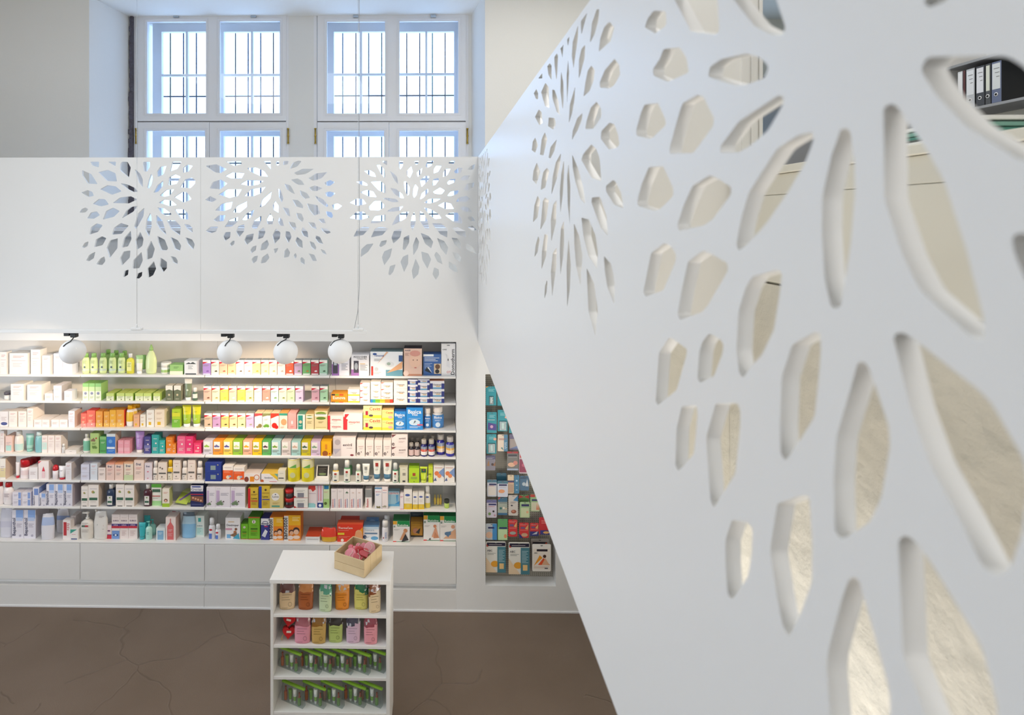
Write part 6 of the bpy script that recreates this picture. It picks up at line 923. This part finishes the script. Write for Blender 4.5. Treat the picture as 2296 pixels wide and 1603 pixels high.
def snack(K_, x0, x1, yt, yb, z, zcap, col, col2, desc, slope=.0, rz=0, foil='c8c8d0', bag='dark'):
    x, Y, W, H = sp(K_, x0, x1, yt, yb, z); H = min(H, zcap-z-.004); root = empty('snack_pouch', (x, Y+W*.24, z+.0006), rz)
    n = 20; R = []; rnd = random.Random(int(x*1000))
    for u in (0, .02, .1, .25, .4, .5, .58, .66, .74, .82, .9, .96, 1):
        wx = W/2*(.94+.06*math.sin(u*3)) *(1 if u < .6 else 1-.1*(u-.6)/.4); ty = W*.24*((1-u)**.55)*(1 if u > .01 else .85)+.002
        R.append([(wx*math.copysign(abs(math.cos(a))**.75, math.cos(a))+rnd.uniform(-.004, .004)*(u > .6), ty*math.copysign(abs(math.sin(a))**.9, math.sin(a))+rnd.uniform(-.005, .005)*(u > .55)+u*u*.02, H*u+(rnd.uniform(-.004, .004) if .5 < u < 1 else 0)) for a in [2*math.pi*(j+.5)/n for j in range(n)]])
    us = (0, .02, .1, .25, .4, .5, .58, .66, .74, .82, .9, .96, 1); b = MB(); t = MB()
    for i in range(len(R)-1):
        for j in range(n):
            uc = (us[i]+us[i+1])/2; lim = .6+slope*(math.cos(2*math.pi*(j+1)/n))
            bb, cc = (b, col) if uc < lim else (t, col2 if rnd.random() > .09 else foil)
            bb.add([R[i][j], R[i][(j+1) % n], R[i+1][(j+1) % n], R[i+1][j]], [(0, 1, 2, 3)], cc, 0, True)
    b.add(R[0], [tuple(range(n-1, -1, -1))], col)
    o = b.build('paper_sleeve', M['card'], root); t.build('bag', M['foil'], root)
    l = MB(); dk = shade(col, .55); dec(l, W*.8, H, 'g .2 .85 .5 1 .03 %s' % 'X')if 0 else None
    for k, (u0, u1, v) in enumerate(((-.3, .3, .5), (-.32, .12, .42), (-.32, .2, .34), (-.32, .05, .06))):
        yy = -W*.245*((1-v)**.55)-.0022+v*v*.02; l.quad((W*u0, yy, H*v), (W*u1, yy, H*v), (W*u1, yy, H*(v+.018)), (W*u0, yy, H*(v+.018)), dk)
    yy = -W*.245*(.82**.55)-.003; l.add([(W*.2+W*.12*math.cos(a), yy, H*.2+W*.14*math.sin(a)) for a in [k*math.pi/6 for k in range(12)]]+[(W*.2+W*.095*math.cos(a), yy-.0002, H*.2+W*.11*math.sin(a)) for a in [k*math.pi/6 for k in range(12)]], [(k, (k+1) % 12, (k+1) % 12+12, k+12) for k in range(12)], dk)
    l.build('print', M['card'], root); tag(root, desc, 'pouch', 'snack pouches on the display stand')
z1 = zsh[0]; zc1 = zst-.025
for x0, x1, yt, yb, c, c2, n, sl, rz in ((238, 488, 815, 1235, 'e0c49c', '6a3a34', 'sand coloured snack pouch with dark red bag, first on the top shelf of the stand', 0, .1), (535, 772, 800, 1240, 'a85a2a', 'd08a50', 'rust brown snack pouch with wide silver opening', 0, 0), (862, 1065, 815, 1270, 'c4d4ac', '5aa084', 'pale mint snack pouch with crumpled green neck', -.1, -.1),
        (1115, 1340, 815, 1240, 'e08a28', 'e8a050', 'orange snack pouch in the middle of the top shelf', .05, .1), (1415, 1635, 815, 1235, 'd8cf70', '2a7a50', 'yellow snack pouch with bright green bag', -.12, 0), (1645, 1835, 815, 1285, 'dcc49c', '8a4a24', 'beige snack pouch with brown bag, last on the top shelf of the stand', .1, .25)):
    snack(KA, x0, x1, yt, yb, z1, zc1, c, c2, n, sl, rz)
z2_ = zsh[1]; zc2 = z1-.019
for x0, x1, yt, yb, c, c2, n, sl in ((470, 722, 80, 505, 'e49aac', 'b0606c', 'rose pink snack pouch beside the red heart boxes', 0), (735, 958, 85, 510, 'c8a45c', '9a6a28', 'ochre snack pouch with golden flakes', .05), (998, 1218, 75, 490, 'b4c470', '3a3430', 'lime green snack pouch with black and cream bag', 0),
        (1272, 1492, 75, 500, 'd8b8cc', '4a4658', 'pale lilac snack pouch with slate bag', .08), (1548, 1760, 80, 518, 'e69aa4', 'a04a58', 'pink snack pouch nearest the stand’s side panel', .05)):
    snack(KB, x0, x1, yt, yb, z2_, zc2, c, c2, n, sl)
def heart(R, T, col):
    b = MB(); pts = []
    for k in range(28):
        a = 2*math.pi*k/28; x = 16*math.sin(a)**3; y = 13*math.cos(a)-5*math.cos(2*a)-2*math.cos(3*a)-math.cos(4*a); pts.append((x*R/17, y*R/17))
    n = 28; V = []
    for s_, z in ((.93, 0), (1, T*.15), (1, T*.85), (.93, T)): V += [(x*s_, z-T/2, y*s_) for x, y in pts]
    fs = [tuple(range(n)), tuple(range(4*n-1, 3*n-1, -1))]+[(r*n+k, (r+1)*n+k, (r+1)*n+(k+1) % n, r*n+(k+1) % n) for r in range(3) for k in range(n)]
    b.add(V, fs, col); return b
for x0, x1, yt, yb, n, dz, dyy, tl in ((215, 430, 250, 480, 'red heart shaped tin with gold tassel, lower one', 0, 0, .25), (235, 435, 90, 255, 'red heart shaped tin with white tag, upper one', 1, .03, .15)):
    x, Y, W, H = sp(KB, x0, x1, yt, 480, z2_); H = W*.95; root = empty('heart_tin', (x+.022, Y+.03, z2_+.0455+(dz*.074)), .2-.3*dz)
    q_ = Matrix.Rotation(-tl, 4, 'X') @ Matrix.Rotation(.12, 4, 'Y'); b = heart(.042, .034, 'c8242a'); b.xform(q_); b.build('tin', M['plastic'], root)
    b = MB(); b.box(-.014, .014, -.0195, -.018, -.002, .009, 'e8dcd0'); b.xform(q_); b.build('tag', M['card'], root)
    if not dz: b = MB(); b.tube([(-.03, -.01, -.005), (-.04, -.012, -.02), (-.042, -.012, -.038)], [.0012, .0018, .004], 6, 'd8b46a'); b.build('tassel', M['card'], root)
    tag(root, n, 'tin', 'red heart tins on the stand')
def set_bag(K_, x0, x1, yl, yr, z, desc):
    ox, oy, s = K_; pl = onZ(ox+x0/s, oy+yl/s, z); pr = onZ(ox+x1/s, oy+yr/s, z); yb0 = max(pr.y, YS0+.02); pr = onY(ox+x1/s, oy+yr/s, yb0); W = .16; an = -.42
    root = empty('clear_toiletry_bag', (min(pr.x, sx1-.036)-.5*W*math.cos(an), yb0-.5*W*math.sin(an)+.014, z+.0006), an); H = .104
    b = MB(); b.add([(-W/2, -.015, 0), (W/2, -.015, 0), (W/2, .015, 0), (-W/2, .015, 0), (-W/2, -.003, H), (W/2, -.003, H), (W/2, .003, H), (-W/2, .003, H)], [(0, 1, 5, 4), (1, 2, 6, 5), (2, 3, 7, 6), (3, 0, 4, 7), (3, 2, 1, 0)]); b.build('clear_bag', M['clear'], root)
    b = MB(); b.bbox(-W/2-.004, W/2+.004, -.008, .008, H-.002, H+.012, .003, '94c83c'); b.build('green_zip', M['plastic'], root)
    for dx, r_, h_, c, cc, k in ((-.058, .010, .082, 'c86a3c', 'b84a2c', 0), (-.024, .011, .075, '86b84c', 'f0f4ec', 1), (.010, .012, .09, '8cc04a', 'f6f8f2', 2), (.044, .010, .075, '6a9a44', 'a04a30', 0)):
        b = MB(); b.lathe([(r_*.8, .001), (r_, .004), (r_, h_*.6), (r_*.9, h_*.66), (r_*.5, h_*.7), (r_*.5, h_)], 10, dx, 0, cols=[c, c, c, cc, cc, cc], col=c) if k != 1 and k != 2 else b.lathe([(r_*.7, .001), (r_*.75, h_*.2), (r_, h_*.5), (r_*1.15, h_)], 10, dx, 0, sy=.7, cols=[cc, c, c if k == 1 else cc]); b.build('small_bottle', M['plastic'], root)
    tag(root, desc, 'toiletry bag', 'clear toiletry bags with green zips')
od = ['first', 'second', 'third', 'fourth', 'fifth', 'sixth']
for i, (x0, x1, yl, yr) in enumerate(((235, 575, 905, 980), (600, 880, 905, 1025), (880, 1105, 905, 1025), (1100, 1370, 905, 1028), (1350, 1640, 905, 1020), (1620, 1905, 900, 970))): set_bag(KB, x0, x1, yl, yr, zsh[2], od[i]+' clear toiletry bag with green zip on the third shelf of the stand')
for i, (x0, x1, yl, yr) in enumerate(((270, 625, 1445, 1515), (640, 950, 1420, 1520), (930, 1235, 1420, 1515), (1230, 1570, 1420, 1505), (1560, 1830, 1400, 1510))): set_bag(KB, x0, x1, yl, yr, zsh[3], od[i]+' clear toiletry bag with green zip on the lowest visible shelf of the stand')
# crate of soaps on the stand
A, B_, Cc = onZ(749.5, 1274.6, zst), onZ(816.6, 1297, zst), onZ(863, 1259, zst)
ex = (B_-A); ey = (Cc-B_); Lx, Ly = ex.length, ey.length; an = math.atan2(ex.y, ex.x); hc = onY(815, 1259, B_.y).z-zst
root = empty('wooden_crate', (A.x, A.y, zst+.0006), an); tag(root, 'pale wooden crate holding pink and red soaps', 'crate')
Ly = max(Ly, .1); t_ = .007
def cp(*q_, n='board'): b = MB(); b.bbox(*q_, .001); return b.build(n, M['crate'], root)
hb = hc/3
for k in range(2):
    z0, z1_ = k*hc/2+.0008, (k+1)*hc/2-.0008
    cp(0, Lx, 0, t_, z0, z1_); cp(0, Lx, Ly-t_, Ly, z0, z1_); cp(0, t_, t_, Ly-t_, z0, z1_); 
for k in range(3): w0 = t_+(Ly-2*t_)*k/3; cp(Lx-t_, Lx, w0+(.001 if k else 0), t_+(Ly-2*t_)*(k+1)/3-.0006, 0, hc)
cp(t_+.0004, Lx-t_-.0004, t_+.0004, Ly-t_-.0004, 0, .005, n='base')
pm = Matrix.Translation((A.x, A.y, zst+.0006)) @ Matrix.Rotation(an, 4, 'Z')
so = [(.28, .2, .62, 'd87a86', 'round', .9, -.3, 'large pink round soap at the near left of the crate'), (.66, .26, .55, 'd05a64', 'heart', .75, .3, 'red heart soap at the near corner of the crate'), (.2, .5, .68, 'd25a68', 'heart', .5, -.5, 'rose red heart soap by the long side of the crate'), (.5, .52, .6, 'c8404a', 'round', .35, .4, 'deep red round soap in the crate centre'),
      (.45, .8, .72, 'dc8c96', 'heart', .6, .1, 'light pink heart soap at the back of the crate'), (.80, .5, .66, 'c84a52', 'heart', .9, .8, 'red heart soap leaning on the slatted side'), (.84, .9, .74, 'e0a0a8', 'round', .6, .2, 'pale pink soap at the far corner'), (.12, .28, .45, 'e8c8a8', 'heart', .9, -.7, 'cream soap at the near left corner')]
for i, (u, v, zf, c, kd, ti, ro, n) in enumerate(so):
    p = pm @ Vector((t_+.03+(Lx-2*t_-.06)*u, t_+.03+(Ly-2*t_-.06)*v, hc*zf+.012)); r = empty('soap', p); R0 = .036
    if kd == 'heart': b = heart(R0, .02, c)
    else: b = MB(); b.lathe([(R0*.9, -.01), (R0, -.007), (R0, .007), (R0*.9, .01)], 20, col=c); b.xform(Matrix.Rotation(math.pi/2, 4, 'X'))
    q_ = Matrix.Rotation(ro, 4, 'Z') @ Matrix.Rotation(-ti, 4, 'X'); b.xform(q_); b.build('soap_body', M['plastic'], r)
    rn = random.Random(i); s_ = MB(); P = [Vector((rn.uniform(-.01, .01), -.0115, .02))]
    for k in range(5): P.append(P[-1]+Vector((rn.uniform(-.012, .012), -.0015, -.009)))
    s_.tube(P, .0014, 6); s_.xform(q_); s_.build('cord', M['string'], r); tag(r, n, 'soap', 'soaps in the wooden crate')
